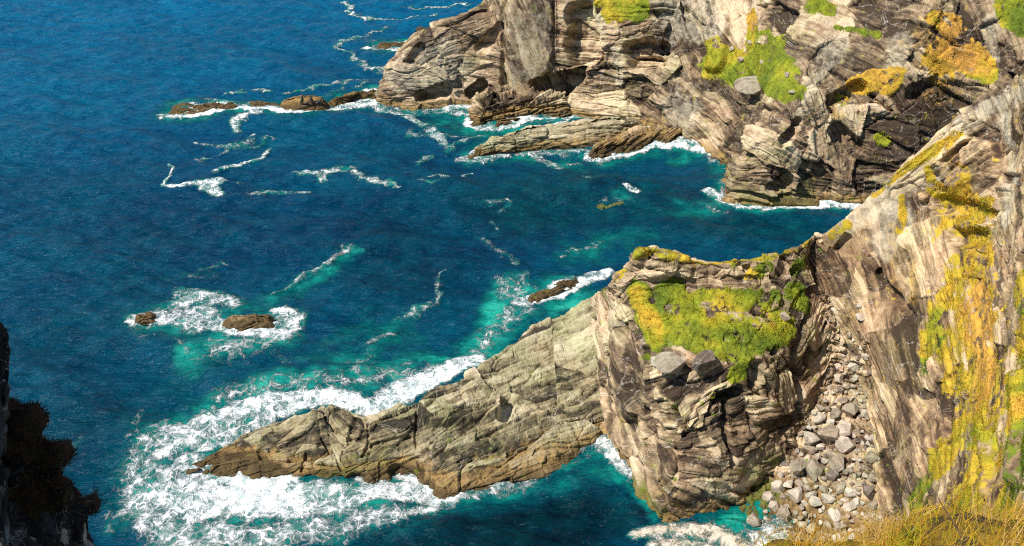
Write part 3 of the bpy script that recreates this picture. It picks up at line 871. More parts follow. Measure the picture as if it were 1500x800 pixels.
islet("rock_ledge", [(690, 180), (692, 166), (705, 152), (740, 146), (790, 150), (830, 155), (838, 168), (805, 173), (780, 175), (745, 181), (715, 188), (698, 188)],
      ((712, 170), (815, 163)), 2.3, "knobbly brown green ledge below the smooth slab of the far headland", "rock ledge", seed=312, nu=320, nv=100, ochre=.2, wrack=.4, k=.7)
islet("sea_rock", [(872, 300), (890, 290), (915, 282), (936, 286), (930, 294), (905, 302), (882, 304)], ((888, 297), (922, 288)), .2,
      "green mossy rock just breaking the water in the middle of the bay", seed=313, nu=140, surf=False, ochre=-.3, wrack=-3, tone=-.3, k=.2, algae=1.0)
far_block = [(1068, 118, 0), (1080, 106, 0), (1110, 104, 0), (1135, 120, 0)]


# ------------------------------------------------------------------ boulders
def boulder_mesh(seed, cuts=14, flat=1.0, sub=4):
    r = np.random.default_rng(seed)
    n = 26
    th = np.linspace(0, math.pi, n)
    ph = np.linspace(0, 2 * math.pi, 2 * n, endpoint=False)
    T, Ph = np.meshgrid(th, ph, indexing='ij')
    P = np.stack([np.sin(T) * np.cos(Ph), np.sin(T) * np.sin(Ph), np.cos(T)], -1).reshape(-1, 3)
    P[:, 2] *= flat
    for _ in range(cuts):
        d = r.normal(size=3)
        d /= np.linalg.norm(d)
        o = r.uniform(.42, .80)
        ex = np.maximum(P @ d - o, 0)
        P = P - ex[:, None] * d * .97
    N = P / np.maximum(np.linalg.norm(P, axis=1, keepdims=True), 1e-6)
    P = P + N * (.03 * fbm(P * 2 + seed, 4, seed) + .012 * fbm(P * 7 + seed, 3, seed + 1))[:, None]
    me = mesh_grid("boulder", P.reshape(n, 2 * n, 3), True, False)
    me.flip_normals()
    st = P * .8
    attr(me, "strata", st + seed)
    for k in ATTRS:
        attr(me, k, np.zeros(len(P)))
    return me


def boulder_material(name, ramp):
    return rock_material(name, ramp, tide=False, bump=.35)


m_bould = [boulder_material("pale_boulder", [(0.28, (0.18, 0.162, 0.138)), (0.45, (0.43, 0.385, 0.305)), (0.6, (0.57, 0.52, 0.42)), (.75, (.68, .64, .55))]),
           boulder_material("tan_boulder", [(0.28, (0.10, 0.082, 0.06)), (0.45, (0.28, 0.235, 0.17)), (0.6, (0.40, 0.345, 0.26)), (.75, (.53, .47, .37))]),
           boulder_material("dark_boulder", [(0.28, (0.05, 0.04, 0.035)), (0.45, (0.15, 0.12, 0.095)), (0.6, (0.26, 0.22, 0.18)), (.75, (.4, .36, .3))])]
protos = [[None] * 6 for _ in range(3)]
for k in range(6):
    base_me = boulder_mesh(500 + k, cuts=13 + k, flat=(.8, .7, .95, .65, .85, .75)[k])
    for j in range(3):
        me = base_me.copy()
        me.materials.append(m_bould[j])
        protos[j][k] = me
placed = []


def boulder(px, py, wpx, tone, label, group=None, shape=None, asp=None, land=chute, sink=.3, rz=None, tilt=.35):
    i = land.hit(px, py)
    p = land.P[i]
    s = wpx * land.dep[i] / FPX / 2
    o = bpy.data.objects.new("boulder", protos[tone][random.randrange(6) if shape is None else shape])
    COL.objects.link(o)
    ax, ay, az = asp or (random.uniform(.95, 1.25), random.uniform(.75, 1.0), random.uniform(.75, 1.05))
    o.scale = (s * ax, s * ay, s * az)
    o.rotation_euler = (random.uniform(-tilt, tilt), random.uniform(-tilt, tilt), random.uniform(0, 6.28) if rz is None else rz)
    o.location = (p[0], p[1], p[2] + s * az * (.75 - sink))
    o["label"] = label
    o["category"] = "boulder"
    if group:
        o["group"] = group
    placed.append((px, py, wpx))
    return o


GB = "boulders in the rubble gully"
BIG = [
    (1139, 712, 30, 0, "big rounded pale boulder beside the green pool at the foot of the gully"),
    (1186, 646, 33, 0, "wide pale boulder on the left rim of the gully, below a stubby one"),
    (1187, 660, 26, 1, "squat tan boulder tucked under a wide pale one on the left rim"),
    (1215, 640, 40, 1, "largest tan boulder, tall and blocky, in the middle of the gully"),
    (1240, 655, 34, 0, "grey slanted boulder right of the largest tan one, dark gap beside it"),
    (1236, 633, 30, 0, "pale wedge shaped boulder above the slanted grey one"),
    (1226, 680, 36, 1, "brownish boulder lying below the largest tan one"),
    (1218, 698, 24, 2, "dark brown boulder under the brownish boulder at mid gully"),
    (1245, 512, 26, 2, "dark brown boulder high in the gully under the pale top stones"),
    (1228, 556, 20, 0, "near white squarish stone at the left of the upper gully"),
    (1250, 556, 20, 0, "near white rounded stone in the middle of the upper gully"),
    (1268, 580, 24, 1, "tan oval boulder against the right wall of the gully"),
    (1248, 604, 34, 1, "flat tan boulder across the gully below the white stones"),
    (1250, 540, 22, 0, "pale flat stone above the near white rounded one"),
    (1255, 470, 18, 0, "white stone at the very top of the gully"),
    (1132, 740, 22, 0, "pale oblong stone at the edge of the green pool"),
    (1170, 690, 30, 1, "grey tan slab leaning in the lower left of the gully"),
    (1190, 690, 34, 1, "broad tan slab in the centre of the lower gully"),
    (1196, 735, 22, 0, "pale square boulder low in the gully beside a twin"),
    (1213, 735, 22, 0, "pale narrow boulder low in the gully, right of the square one"),
    (1100, 765, 30, 1, "tan boulder standing in the green pool behind the grass blades"),
    (1150, 752, 30, 1, "grey tan boulder between the pool and the lower rubble"),
    (1165, 728, 32, 0, "long pale boulder slanting up from the pool edge"),
    (1243, 745, 22, 0, "pale stone near the foot of the right cliff low in the gully"),
    (1245, 722, 24, 0, "pale tilted stone low in the gully near the right wall"),
]
for px, py, w, tone, lab in BIG:
    boulder(px, py, w * 1.05, tone, lab, None, sink=.38)
chute_poly = [(1232, 440), (1246, 445), (1272, 520), (1280, 590), (1288, 660), (1300, 720), (1310, 790), (1110, 800), (1118, 745), (1132, 700), (1165, 660), (1180, 620), (1205, 590), (1225, 540), (1242, 490)]


def inside(x, y, poly):
    c = False
    j = len(poly) - 1
    for i in range(len(poly)):
        if (poly[i][1] > y) != (poly[j][1] > y) and x < (poly[j][0] - poly[i][0]) * (y - poly[i][1]) / (poly[j][1] - poly[i][1]) + poly[i][0]:
            c = not c
        j = i
    return c


tries = n_small = 0
while n_small < 250 and tries < 20000:
    tries += 1
    x, y = random.uniform(1085, 1312), random.uniform(438, 800)
    if not inside(x, y, chute_poly):
        continue
    w = random.choice((9, 11, 13, 16, 19, 23, 28)) * (1.0 if y > 560 else .8)
    if any(math.hypot(x - a, y - b) < (w + c) * .31 for a, b, c in placed):
        continue
    tone = random.choices((0, 1, 2), (.52, .38, .10))[0]
    part = "upper" if y < 590 else ("middle" if y < 680 else "lower")
    size = "small" if w < 14.5 else "medium"
    lab = f"{size} {('pale grey', 'tan', 'dark brown')[tone]} stone among the rubble of the {part} gully"
    boulder(x, y, w, tone, lab, f"{size} {('pale grey', 'tan', 'dark brown')[tone]} stones in the {part} gully", sink=.3)
    n_small += 1
# blocks on the promontory and in the far turf
boulder(985, 540, 52, 1, "broad cracked tan block at the lower edge of the promontory turf", shape=0, land=pro, asp=(1.15, .8, .85), sink=.35, rz=.2, tilt=.15)
boulder(1030, 537, 48, 2, "dark angular block with a shaded face beside the cracked tan block", shape=3, land=pro, asp=(1.0, .8, .9), sink=.35, rz=.9, tilt=.2)
boulder(962, 533, 24, 0, "pale grey stone left of the cracked tan block on the promontory", shape=1, land=pro)
boulder(1150, 468, 22, 1, "tan stone poking out of the turf near its right end", shape=2, land=pro)
boulder(1098, 132, 70, 1, "large flat topped brown boulder in the far grass with a dark overhang", shape=0, land=far, asp=(1.1, .7, .5), sink=.15, rz=.1, tilt=.08)
for x, y, w, l in ((1068, 72, 10, "small stone at the left of the far grass patch"), (1082, 88, 14, "flat stone in the middle of the far grass patch"), (1112, 92, 12, "stone above the large brown boulder in the far grass"),
                   (1150, 110, 12, "stone at the right edge of the far grass patch"), (1097, 62, 12, "stone near the top of the far grass patch"), (1160, 138, 10, "small stone at the bottom right of the far grass patch")):
    boulder(x, y, w, 1, l, land=far, sink=.5)


# ------------------------------------------------------------------ sea
def axis_coords(lo, hi, step, far_lo, far_hi):
    c = list(np.arange(lo, hi, step))
    s, x = step, hi
    while x < far_hi:
        c.append(x)
        s *= 1.16
        x += s
    s, x, pre = step, lo, []
    while x > far_lo:
        s *= 1.16
        x -= s
        pre.append(x)
    return np.array(pre[::-1] + c + [far_hi])


xs = axis_coords(-80, 78, .2, -5000, 5000)
ys = axis_coords(40, 165, .2, -300, 7000)
X, Y = np.meshgrid(xs, ys)
W = np.stack([X.ravel(), Y.ravel(), np.zeros(X.size)], 1)
core = (W[:, 0] > -85) & (W[:, 0] < 84) & (W[:, 1] > 36) & (W[:, 1] < 175)


def ocean_tile(n, size, wind, seed, lo=.5, hi=14, power=2.6):
    r = np.random.default_rng(seed)
    k1 = np.fft.fftfreq(n, size / n) * 2 * math.pi
    kx, ky = np.meshgrid(k1, k1)
    k = np.hypot(kx, ky)
    k[0, 0] = 1
    dirn = (kx * wind[0] + ky * wind[1]) / k
    amp = k ** (-power / 2 - .5) * (.08 + np.abs(dirn) ** 5) * np.exp(-(lo / k) ** 4) * np.exp(-(k / hi) ** 2)
    amp[0, 0] = 0
    h = np.fft.ifft2(amp * (r.normal(size=k.shape) + 1j * r.normal(size=k.shape))).real
    return h / h.std()


def sample_tile(T, size, x, y):
    n = T.shape[0]
    u, v = x / size * n, y / size * n
    i, j = np.floor(u).astype(int), np.floor(v).astype(int)
    fu, fv = u - i, v - j
    i0, j0, i1, j1 = i % n, j % n, (i + 1) % n, (j + 1) % n
    return T[j0, i0] * (1 - fu) * (1 - fv) + T[j0, i1] * fu * (1 - fv) + T[j1, i0] * (1 - fu) * fv + T[j1, i1] * fu * fv


ta = ocean_tile(512, 67.0, (.25, .97), 3, lo=.28)
tb = ocean_tile(256, 29.0, (-.3, .95), 4, lo=1.0)
hgt = .22 * sample_tile(ta, 67, W[:, 0], W[:, 1]) + .05 * sample_tile(tb, 29, W[:, 0] * .93 + W[:, 1] * .37, W[:, 1] * .93 - W[:, 0] * .37)

# how near each bit of sea is to rock
GX0, GY0, GS = -90.0, 30.0, .25
gw, gh = 720, 620
G = np.zeros((gh, gw))
for Q in WATERLINE:
    i = ((Q[:, 0] - GX0) / GS).astype(int)
    j = ((Q[:, 1] - GY0) / GS).astype(int)
    ok = (i >= 0) & (i < gw) & (j >= 0) & (j < gh)
    G[j[ok], i[ok]] = 1


def blur(A, r, n=3):
    for _ in range(n):
        for ax in (0, 1):
            c = np.cumsum(np.concatenate([np.zeros_like(np.take(A, [0], ax))] + [A], ax), ax)
            m = A.shape[ax]
            hi_ = np.minimum(np.arange(m) + r + 1, m)
            lo_ = np.maximum(np.arange(m) - r, 0)
            A = (np.take(c, hi_, ax) - np.take(c, lo_, ax)) / (2 * r + 1)
    return A


near1, near2 = np.clip(blur(G, 1) * 3.0, 0, 1), np.clip(blur(G, 5) * 5.0, 0, 1)


def at_grid(A):
    i = np.clip(((W[:, 0] - GX0) / GS).astype(int), 0, gw - 1)
    j = np.clip(((W[:, 1] - GY0) / GS).astype(int), 0, gh - 1)
    return np.where(core, A[j, i], 0)


wn_lo = np.zeros(len(W))
wn_hi = np.zeros(len(W))
wn_lo[core] = fbm(W[core] * .22, 4, 61)
wn_hi[core] = fbm(W[core] * .9, 4, 62)
foam = np.zeros(len(W))
teal = np.zeros(len(W))
cream = np.zeros(len(W))
ci = np.where(core)[0]
Wc = W[ci]
wob = np.stack([fbm(Wc * .4, 4, 71, .6), fbm(Wc * .4, 4, 72, .6), np.zeros(len(Wc))], 1)


def sea_stroke(pts, val, soft=1.0, wobble=.6, target=None):
    Q = np.array([PZ(p[0], p[1], 0) for p in pts])
    _, _, dep = project(Q)
    R = np.array([p[2] for p in pts]) * dep / FPX
    lo_, hi_ = Q.min(0) - R.max() * 2.2 - 2, Q.max(0) + R.max() * 2.2 + 2
    sel = (Wc[:, 0] > lo_[0]) & (Wc[:, 0] < hi_[0]) & (Wc[:, 1] > lo_[1]) & (Wc[:, 1] < hi_[1])
    P = Wc[sel] + wob[sel] * wobble
    best = np.full(len(P), 9.0)
    for k in range(max(1, len(pts) - 1)):
        a, b = Q[k], Q[min(k + 1, len(pts) - 1)]
        ra, rb = R[k], R[min(k + 1, len(pts) - 1)]
        ab = b - a
        t = np.clip(((P - a) @ ab) / max(ab @ ab, 1e-9), 0, 1)
        d = np.linalg.norm(P - a - t[:, None] * ab, axis=1)
        best = np.minimum(best, d / (ra + (rb - ra) * t))
    best = best + wn_lo[ci][sel] * .25
    m = (1 - sstep(1 - .6 * soft, 1 + .6 * soft, best)) * val
    target[ci[sel]] = np.maximum(target[ci[sel]], m)


SURF = [  # (chain, density, softness)
    ([(300, 655, 14), (340, 636, 14), (400, 610, 14), (465, 588, 12), (545, 602, 12), (605, 578, 14), (655, 553, 16), (700, 533, 14)], 1.0, .8),
    ([(400, 604, 18), (465, 584, 16), (545, 596, 16), (605, 570, 18), (655, 545, 18), (700, 525, 16)], 1.05, .8),
    ([(235, 635, 28), (212, 690, 38), (222, 740, 44), (270, 790, 50)], .80, 1.3),
    ([(250, 650, 34), (290, 628, 32), (340, 604, 30), (400, 588, 26), (460, 582, 14), (545, 594, 14), (600, 572, 24), (650, 547, 26), (690, 530, 18)], 1.0, .9),
    ([(330, 580, 26), (420, 560, 22), (520, 565, 22), (600, 545, 22)], .55, 1.4),
    ([(275, 690, 34), (250, 722, 38), (300, 735, 42), (370, 732, 38), (440, 736, 34), (520, 730, 26), (590, 720, 24), (640, 728, 10)], 1.0, .9),
    ([(300, 785, 50), (390, 785, 44), (470, 775, 36), (560, 764, 24), (630, 745, 16)], .74, 1.4),
    ([(598, 700, 12), (588, 716, 14)], 1.1, .7),
    ([(690, 525, 16), (715, 495, 18), (740, 470, 16), (770, 455, 16)], .58, 1.3),
    ([(640, 545, 22), (560, 550, 24), (520, 540, 16)], .45, 1.4),
    ([(735, 412, 12), (760, 420, 14), (765, 445, 12), (735, 430, 10), (735, 412, 9)], .62, 1.2),
    ([(765, 446, 12), (800, 436, 14), (850, 417, 14), (890, 400, 14)], 1.0, .8),
    ([(830, 372, 3), (860, 360, 3), (890, 356, 2)], .7, 1), ([(730, 415, 3), (770, 402, 3), (790, 420, 3)], .6, 1),
    ([(870, 640, 10), (888, 650, 14), (905, 668, 14), (918, 688, 9)], 1.0, .8),
    ([(700, 714, 5), (740, 702, 6), (800, 690, 4)], .8, .9),
    ([(200, 472, 16), (235, 468, 20), (290, 465, 26)], .95, 1.0), ([(262, 445, 20), (300, 434, 22), (340, 442, 20)], .82, 1.2),
    ([(290, 475, 24), (330, 478, 18), (370, 488, 14), (418, 490, 22), (432, 468, 22), (405, 456, 16)], .86, 1.2),
    ([(245, 455, 12), (265, 430, 12), (320, 425, 10)], .55, 1.3),
    ([(190, 485, 8), (260, 500, 10), (290, 530, 12)], .38, 1.5), ([(330, 515, 40), (380, 500, 30)], .52, 1.4), ([(400, 515, 8), (420, 530, 8)], .4, 1.3),
    ([(400, 430, 6), (440, 405, 6), (480, 385, 6), (515, 366, 9)], .62, 1.5), ([(230, 410, 3), (290, 400, 3), (330, 392, 5)], .4, 1.3),
    ([(575, 462, 3), (610, 458, 5), (640, 438, 4), (655, 410, 3), (650, 400, 3)], .72, 1.0), ([(540, 500, 8), (575, 485, 6)], .55, 1.3), ([(500, 540, 12), (540, 520, 14)], .42, 1.5),
    ([(700, 345, 2), (720, 352, 4), (738, 370, 6), (745, 385, 4)], .62, 1.1), ([(708, 302, 3), (745, 300, 3), (725, 312, 3)], .6, 1.1), ([(730, 330, 2), (715, 325, 2)], .5, 1),
    ([(240, 170, 9), (265, 172, 5), (310, 168, 5), (350, 161, 6), (370, 165, 7), (440, 171, 6), (480, 162, 7), (520, 155, 8), (550, 152, 8)], 1.0, .8),
    ([(375, 170, 12), (350, 176, 10), (345, 190, 6)], .75, 1.1), ([(335, 133, 2.5), (365, 131, 2.5)], .9, .8), ([(380, 130, 3), (395, 129, 3)], .9, .8), ([(305, 145, 3), (315, 148, 3)], .8, .9),
    ([(420, 132, 2), (470, 128, 2.5), (520, 122, 3), (548, 116, 2.5)], .75, 1), ([(480, 137, 4), (500, 128, 3)], .6, 1),
    ([(550, 155, 8), (590, 170, 10), (620, 182, 9), (640, 200, 10), (655, 212, 6)], .72, 1.2), ([(590, 160, 5), (650, 160, 4), (690, 165, 4)], .8, 1),
    ([(600, 195, 4), (640, 198, 4), (680, 200, 5)], .6, 1.1), ([(690, 183, 8), (700, 190, 6), (750, 184, 5), (790, 177, 4), (830, 178, 3)], .95, .8),
    ([(680, 228, 6), (700, 230, 4), (760, 223, 4), (790, 219, 5), (850, 219, 4)], .95, .8), ([(660, 218, 4), (690, 205, 4), (720, 200, 3)], .7, 1), ([(740, 185, 3), (820, 182, 2.5)], .7, 1),
    ([(785, 222, 10), (800, 238, 12), (815, 248, 8)], .68, 1.2), ([(830, 240, 8), (850, 235, 6)], .5, 1.3),
    ([(870, 229, 4), (920, 224, 5), (960, 214, 9), (1000, 214, 10), (1050, 226, 6)], 1.0, .8), ([(850, 262, 4), (880, 262, 3)], .55, 1.1),
    ([(915, 280, 7), (935, 285, 5)], .75, 1), ([(880, 298, 12), (920, 295, 8)], .3, 1.4),
    ([(1040, 280, 8), (1062, 292, 8), (1090, 304, 6), (1130, 305, 6), (1170, 300, 10), (1200, 298, 8)], 1.0, .9), ([(1035, 305, 10), (1060, 310, 8)], .5, 1.3),
    ([(325, 288, 7), (300, 276, 11), (320, 268, 10), (270, 274, 6), (240, 274, 4), (252, 260, 2.5), (248, 240, 2.5)], .95, .9), ([(320, 250, 7), (350, 240, 5), (385, 230, 4), (402, 215, 2.5)], .9, .9),
    ([(285, 212, 2.5), (330, 218, 3), (350, 208, 5), (378, 196, 3)], .78, 1), ([(345, 190, 4), (352, 182, 3)], .8, 1), ([(360, 212, 2.5), (392, 204, 2.5)], .75, 1), ([(290, 236, 4), (305, 231, 3)], .8, 1),
    ([(370, 287, 6), (395, 281, 4), (455, 282, 4)], .9, .9), ([(355, 268, 3.5)], .9, .9), ([(320, 226, 2.5), (348, 215, 2.5)], .7, 1),
    ([(440, 252, 2.5), (480, 255, 5), (520, 252, 4)], .9, .9), ([(525, 258, 5), (545, 262, 5), (560, 270, 2.5), (588, 274, 2)], .95, .9), ([(625, 262, 3), (650, 262, 4), (685, 258, 2.5)], .85, .9), ([(612, 240, 3), (625, 232, 5), (635, 225, 3)], .75, 1), ([(620, 272, 2), (650, 266, 2)], .6, 1),
    ([(500, 5, 2), (520, 10, 2.5), (510, 18, 2.5), (540, 25, 2.5), (600, 27, 2), (640, 22, 1.5)], .95, .9), ([(600, 12, 2), (640, 10, 2), (690, 8, 1.5)], .9, .9),
    ([(570, 40, 1.5), (540, 48, 2), (508, 60, 3), (496, 72, 2.5), (515, 82, 3), (535, 95, 4), (560, 103, 2.5)], .85, .9), ([(540, 72, 8), (560, 73, 8), (590, 76, 5)], .9, 1), ([(520, 55, 3), (545, 62, 4)], .5, 1.2),
    ([(520, 130, 2), (550, 122, 2)], .8, 1),
    ([(100, 660, 5), (120, 650, 4)], .55, 1.2), ([(205, 610, 8), (190, 655, 8)], .4, 1.5), ([(160, 770, 10), (165, 730, 8)], .38, 1.5),
    ([(890, 745, 4), (910, 720, 3)], .3, 1.2),
]
for pts, val, soft in SURF:
    if max(p[2] for p in pts) < 6.5:
        val *= .80
        pts = [(p[0], p[1], p[2] * 1.7) for p in pts]
        soft = 1.6
    sea_stroke(pts, val, soft, 1.1 if soft == 1.6 else .5, foam)
CREAM = [([(935, 780, 10), (985, 778, 16), (1040, 782, 20), (1085, 800, 22)], 1.0, 1.3), ([(960, 800, 14), (1040, 805, 24)], .95, 1.3)]
for pts, val, soft in CREAM:
    sea_stroke(pts, val, soft, .3, foam)
    sea_stroke(pts, 1.0, soft * 1.3, .3, cream)
for pts, val in [
    ([(230, 690, 60), (300, 740, 80), (450, 740, 60), (560, 745, 40)], .75), ([(300, 620, 60), (420, 570, 50), (560, 555, 50), (690, 520, 40)], .8),
    ([(300, 520, 44), (350, 500, 44), (410, 490, 36)], .75), ([(250, 470, 50), (400, 470, 50)], .6), ([(405, 436, 30), (460, 405, 20), (518, 370, 10)], .6), ([(425, 428, 26)], .6),
    ([(560, 490, 70), (480, 540, 60)], .45), ([(720, 500, 34), (740, 455, 36), (750, 420, 30)], .9), ([(850, 440, 26), (800, 460, 24)], .9), ([(850, 370, 46), (930, 345, 40)], .4),
    ([(880, 652, 18), (912, 695, 10), (960, 765, 8)], .7), ([(700, 726, 8), (800, 697, 10), (860, 666, 12)], .55), ([(1060, 775, 30), (1110, 740, 26)], .85),
    ([(640, 180, 26), (720, 200, 26)], .6), ([(790, 235, 26), (850, 240, 26)], .6), ([(1040, 220, 16), (1000, 230, 20)], .6), ([(1050, 300, 24), (1000, 310, 30)], .5), ([(905, 292, 26)], .6),
    ([(800, 300, 160), (1000, 300, 160), (1150, 330, 80)], .22), ([(370, 170, 16)], .6), ([(580, 745, 50), (590, 780, 40)], .3), ([(400, 600, 140), (300, 560, 120), (250, 640, 100)], .28),
]:
    sea_stroke(pts, val, 1.5, .8, teal)
nr = at_grid(near1)
quiet = np.zeros(len(W))
sea_stroke([(660, 740, 20), (760, 715, 20), (850, 680, 18)], .45, 1.2, .3, quiet)
sea_stroke([(930, 720, 26), (970, 775, 30), (1040, 765, 30), (1110, 740, 30)], .85, 1.2, .3, quiet)
nr = nr * (1 - quiet)
foam = np.maximum(foam, nr * np.clip(.72 + wn_lo * .6, 0, 1))
teal = np.maximum(teal, at_grid(near2) * .55 * (1 - .85 * quiet))
foam = np.clip(foam * 1.12, 0, 1.3) * np.clip(1 + .25 * wn_lo, .5, 1.3)
damp = np.clip(1 - .35 * foam, .5, 1)
W[:, 2] = hgt * damp * np.where(core, 1, .6)
wn_x = fbm(Wc * 2.2, 3, 63)
W[ci, 2] += np.clip(foam[ci], 0, 1) * (.22 * np.abs(wn_hi[ci]) + .10 * np.abs(wn_x) + .03)
W[:, 2] -= at_grid(near1) * .05
me = mesh_grid("sea", W.reshape(*X.shape, 3))
attr(me, "foam", foam)
teal = np.maximum(teal, np.clip(foam, 0, 1) * .85)
attr(me, "teal", teal)
attr(me, "cream", cream)
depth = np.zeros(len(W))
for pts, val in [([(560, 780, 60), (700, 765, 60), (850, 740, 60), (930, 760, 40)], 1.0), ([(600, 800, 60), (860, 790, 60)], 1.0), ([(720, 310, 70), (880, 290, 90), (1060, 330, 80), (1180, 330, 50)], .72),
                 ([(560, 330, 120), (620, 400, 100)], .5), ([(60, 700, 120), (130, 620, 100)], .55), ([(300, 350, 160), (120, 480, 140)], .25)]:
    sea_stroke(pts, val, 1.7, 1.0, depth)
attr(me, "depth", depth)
attr(me, "sky_sheen", sstep(78, 150, W[:, 1] - .35 * np.clip(W[:, 0], -70, 200) - 18 + 5 * wn_lo))  # far water mask: grazing sky reflection painted into the base colour

M = Mat("sea_water")
pos = M.n("TexCoord", out=3)
f, te, cr = M.attr("foam"), M.attr("teal"), M.attr("cream")
nlow = M.noise(pos, .05, 4, .6)
nmid = M.noise(pos, .5, 5, .6)
warp = M.n("TexNoise", out=1, Vector=pos, Scale=.8, Detail=4, Roughness=.6)
wv = M.n("VectorMath", {"operation": 'MULTIPLY_ADD'}, i0=warp, i1=(1.5, 1.5, 0), i2=pos)
v1 = M.n("TexVoronoi", {"feature": 'DISTANCE_TO_EDGE', "voronoi_dimensions": '2D'}, Vector=wv, Scale=.75)
v2 = M.n("TexVoronoi", {"feature": 'DISTANCE_TO_EDGE', "voronoi_dimensions": '2D'}, Vector=wv, Scale=2.1)
lace = M.math('MAXIMUM', M.step(v1, .16, .0), M.math('MULTIPLY', M.step(v2, .2, .0), .8))
n_f = M.noise(wv, 1.3, 9, .68)
n_g = M.noise(wv, 5.5, 6, .7)
val = M.math('MULTIPLY_ADD', f, 1.06, -.72)
val = M.math('MULTIPLY_ADD', M.math('SUBTRACT', n_g, .5), .85, val)
val = M.math('MULTIPLY_ADD', lace, .36, val)
val = M.math('MULTIPLY_ADD', M.math('SUBTRACT', n_f, .5), 2.3, val)
fa = M.math('MULTIPLY', M.step(val, -.12, .66), M.step(f, .03, .2))
# scattered flecks on the open sea
fl = M.noise(M.vmul(pos, (.8, 1.6, 1)), 1.1, 6, .75)
fa = M.math('MAXIMUM', fa, M.math('MULTIPLY', M.step(fl, .755, .81), .45))
deep = M.mix(M.step(nlow, .35, .65), (0.0003, 0.029, 0.074), (0.0003, 0.043, 0.084))
deep = M.mix(M.step(nmid, .3, .7), deep, M.mix(1.0, deep, (1.1, 1.6, 1.4), 'MULTIPLY'))
windp = M.noise(M.n("VectorRotate", {"rotation_type": 'Z_AXIS'}, Vector=M.vmul(pos, (1, 1, 1)), Angle=-.3), .03, 5, .62)
n_t = M.noise(wv, .42, 8, .66)
tl = M.math('MULTIPLY', te, M.math('MULTIPLY_ADD', n_t, 3.2, -.72, clamp=False), clamp=True)
tcol = M.ramp(tl, [(0, (0.0004, 0.03, 0.06)), (.4, (0.001, 0.085, 0.092)), (.8, (0.004, 0.22, 0.18)), (1.0, (0.02, 0.34, 0.26))])
deep = M.mix(M.attr("sky_sheen"), deep, M.mix(M.step(nmid, .3, .7), (0.0004, 0.068, 0.160), (0.0004, 0.102, 0.200)))  # brighter blue stands in for reflected sky on the far water
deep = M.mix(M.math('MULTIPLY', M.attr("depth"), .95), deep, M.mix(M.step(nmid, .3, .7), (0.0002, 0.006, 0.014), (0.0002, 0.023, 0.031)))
deep = M.mix(1.0, deep, M.ramp(windp, [(.32, (.72, .78, .80)), (.68, (1.25, 1.18, 1.16))]), 'MULTIPLY')
wcol = M.mix(M.step(tl, .02, .45), deep, tcol)
fcol = M.mix(cr, M.mix(M.step(n_f, .35, .6), (.58, .70, .70), (.86, .88, .87)), M.mix(M.step(n_f, .3, .65), (.50, .42, .30), (.74, .66, .53)))
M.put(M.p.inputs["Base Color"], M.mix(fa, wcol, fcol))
M.put(M.p.inputs["Roughness"], M.math('MULTIPLY_ADD', fa, .5, .27))
M.put(M.p.inputs["IOR"], 1.33)
M.put(M.p.inputs["Specular IOR Level"], 0.13)
rp = M.vmul(M.n("VectorRotate", {"rotation_type": 'Z_AXIS'}, Vector=pos, Angle=-.25), (.55, 1.9, 1))
b1 = M.noise(rp, 1.25, 4, .55, .35)
b2 = M.noise(rp, 3.4, 2, .5)
h = M.math('MULTIPLY_ADD', b2, .2, b1)
h = M.math('MULTIPLY_ADD', fa, .25, h)
h = M.math('MULTIPLY_ADD', M.math('MULTIPLY', n_g, fa), .3, h)
M.put(M.p.inputs["Normal"], M.n("Bump", Height=h, Strength=1.0, Distance=.55))
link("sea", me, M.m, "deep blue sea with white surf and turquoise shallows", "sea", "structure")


# ------------------------------------------------------------------ turf, blade by blade
def blades(name, land, count, hgt, wid, mat, label, mask, seed, segs=1, lean=(.25, -.05), up=.75, kind="stuff", spread=.35, tint=None, cat="grass"):
    r = np.random.default_rng(seed)
    V = land.P.reshape(*land.shape, 3)
    du = np.linalg.norm(np.gradient(V, axis=1), axis=2)
    dv = np.linalg.norm(np.gradient(V, axis=0), axis=2)
    w = np.clip(mask, 0, None) * (du * dv).ravel()
    w /= w.sum()
    ids = r.choice(len(w), count, p=w)
    sc = np.minimum(du, dv).ravel()[ids][:, None]
    B = land.P[ids] + r.normal(size=(count, 3)) * sc * .5
    N = land.normals()[ids]
    clump = fbm(B * 1.1, 2, seed)
    D = N * (1 - up) + np.array([0, 0, up]) + r.normal(size=(count, 3)) * spread + np.array([lean[0], lean[1], 0]) * (1 + clump[:, None])
    D /= np.linalg.norm(D, axis=1, keepdims=True)
    H = hgt * r.uniform(.5, 1.25, count) * (1 + .35 * clump)
    S = np.cross(D, r.normal(size=(count, 3)))
    S /= np.maximum(np.linalg.norm(S, axis=1, keepdims=True), 1e-6)
    wd = (wid * r.uniform(.6, 1.3, count))[:, None]
    droop = np.array([lean[0], lean[1], -.45])
    t = np.clip((land.a["dry"] if tint is None else tint)[ids] + r.normal(size=count) * .16 + clump * .24, 0, 1)
    B = B - D * .03
    if segs == 1:
        P = np.stack([B - S * wd, B + S * wd, B + D * H[:, None]], 1).reshape(-1, 3)
        F = np.arange(count * 3).reshape(-1, 3)
        tt = np.repeat(t, 3)
    else:
        L = []
        for q in range(segs + 1):
            g = q / segs
            c = B + D * (H * g)[:, None] + droop * (H * g * g * .5)[:, None]
            L += [c - S * wd * (1 - g * .93), c + S * wd * (1 - g * .93)]
        P = np.stack(L, 1)
        m = P.shape[1]
        P = P.reshape(-1, 3)
        o = np.arange(count)[:, None, None] * m
        q = np.array([[2 * k, 2 * k + 1, 2 * k + 3, 2 * k + 2] for k in range(segs)])
        F = (o + q[None]).reshape(-1, 4)
        tt = np.repeat(t, m)
    me = mesh_faces(name, P, F, False)
    attr(me, "tint", tt)
    return link(name, me, mat, label, cat, kind)


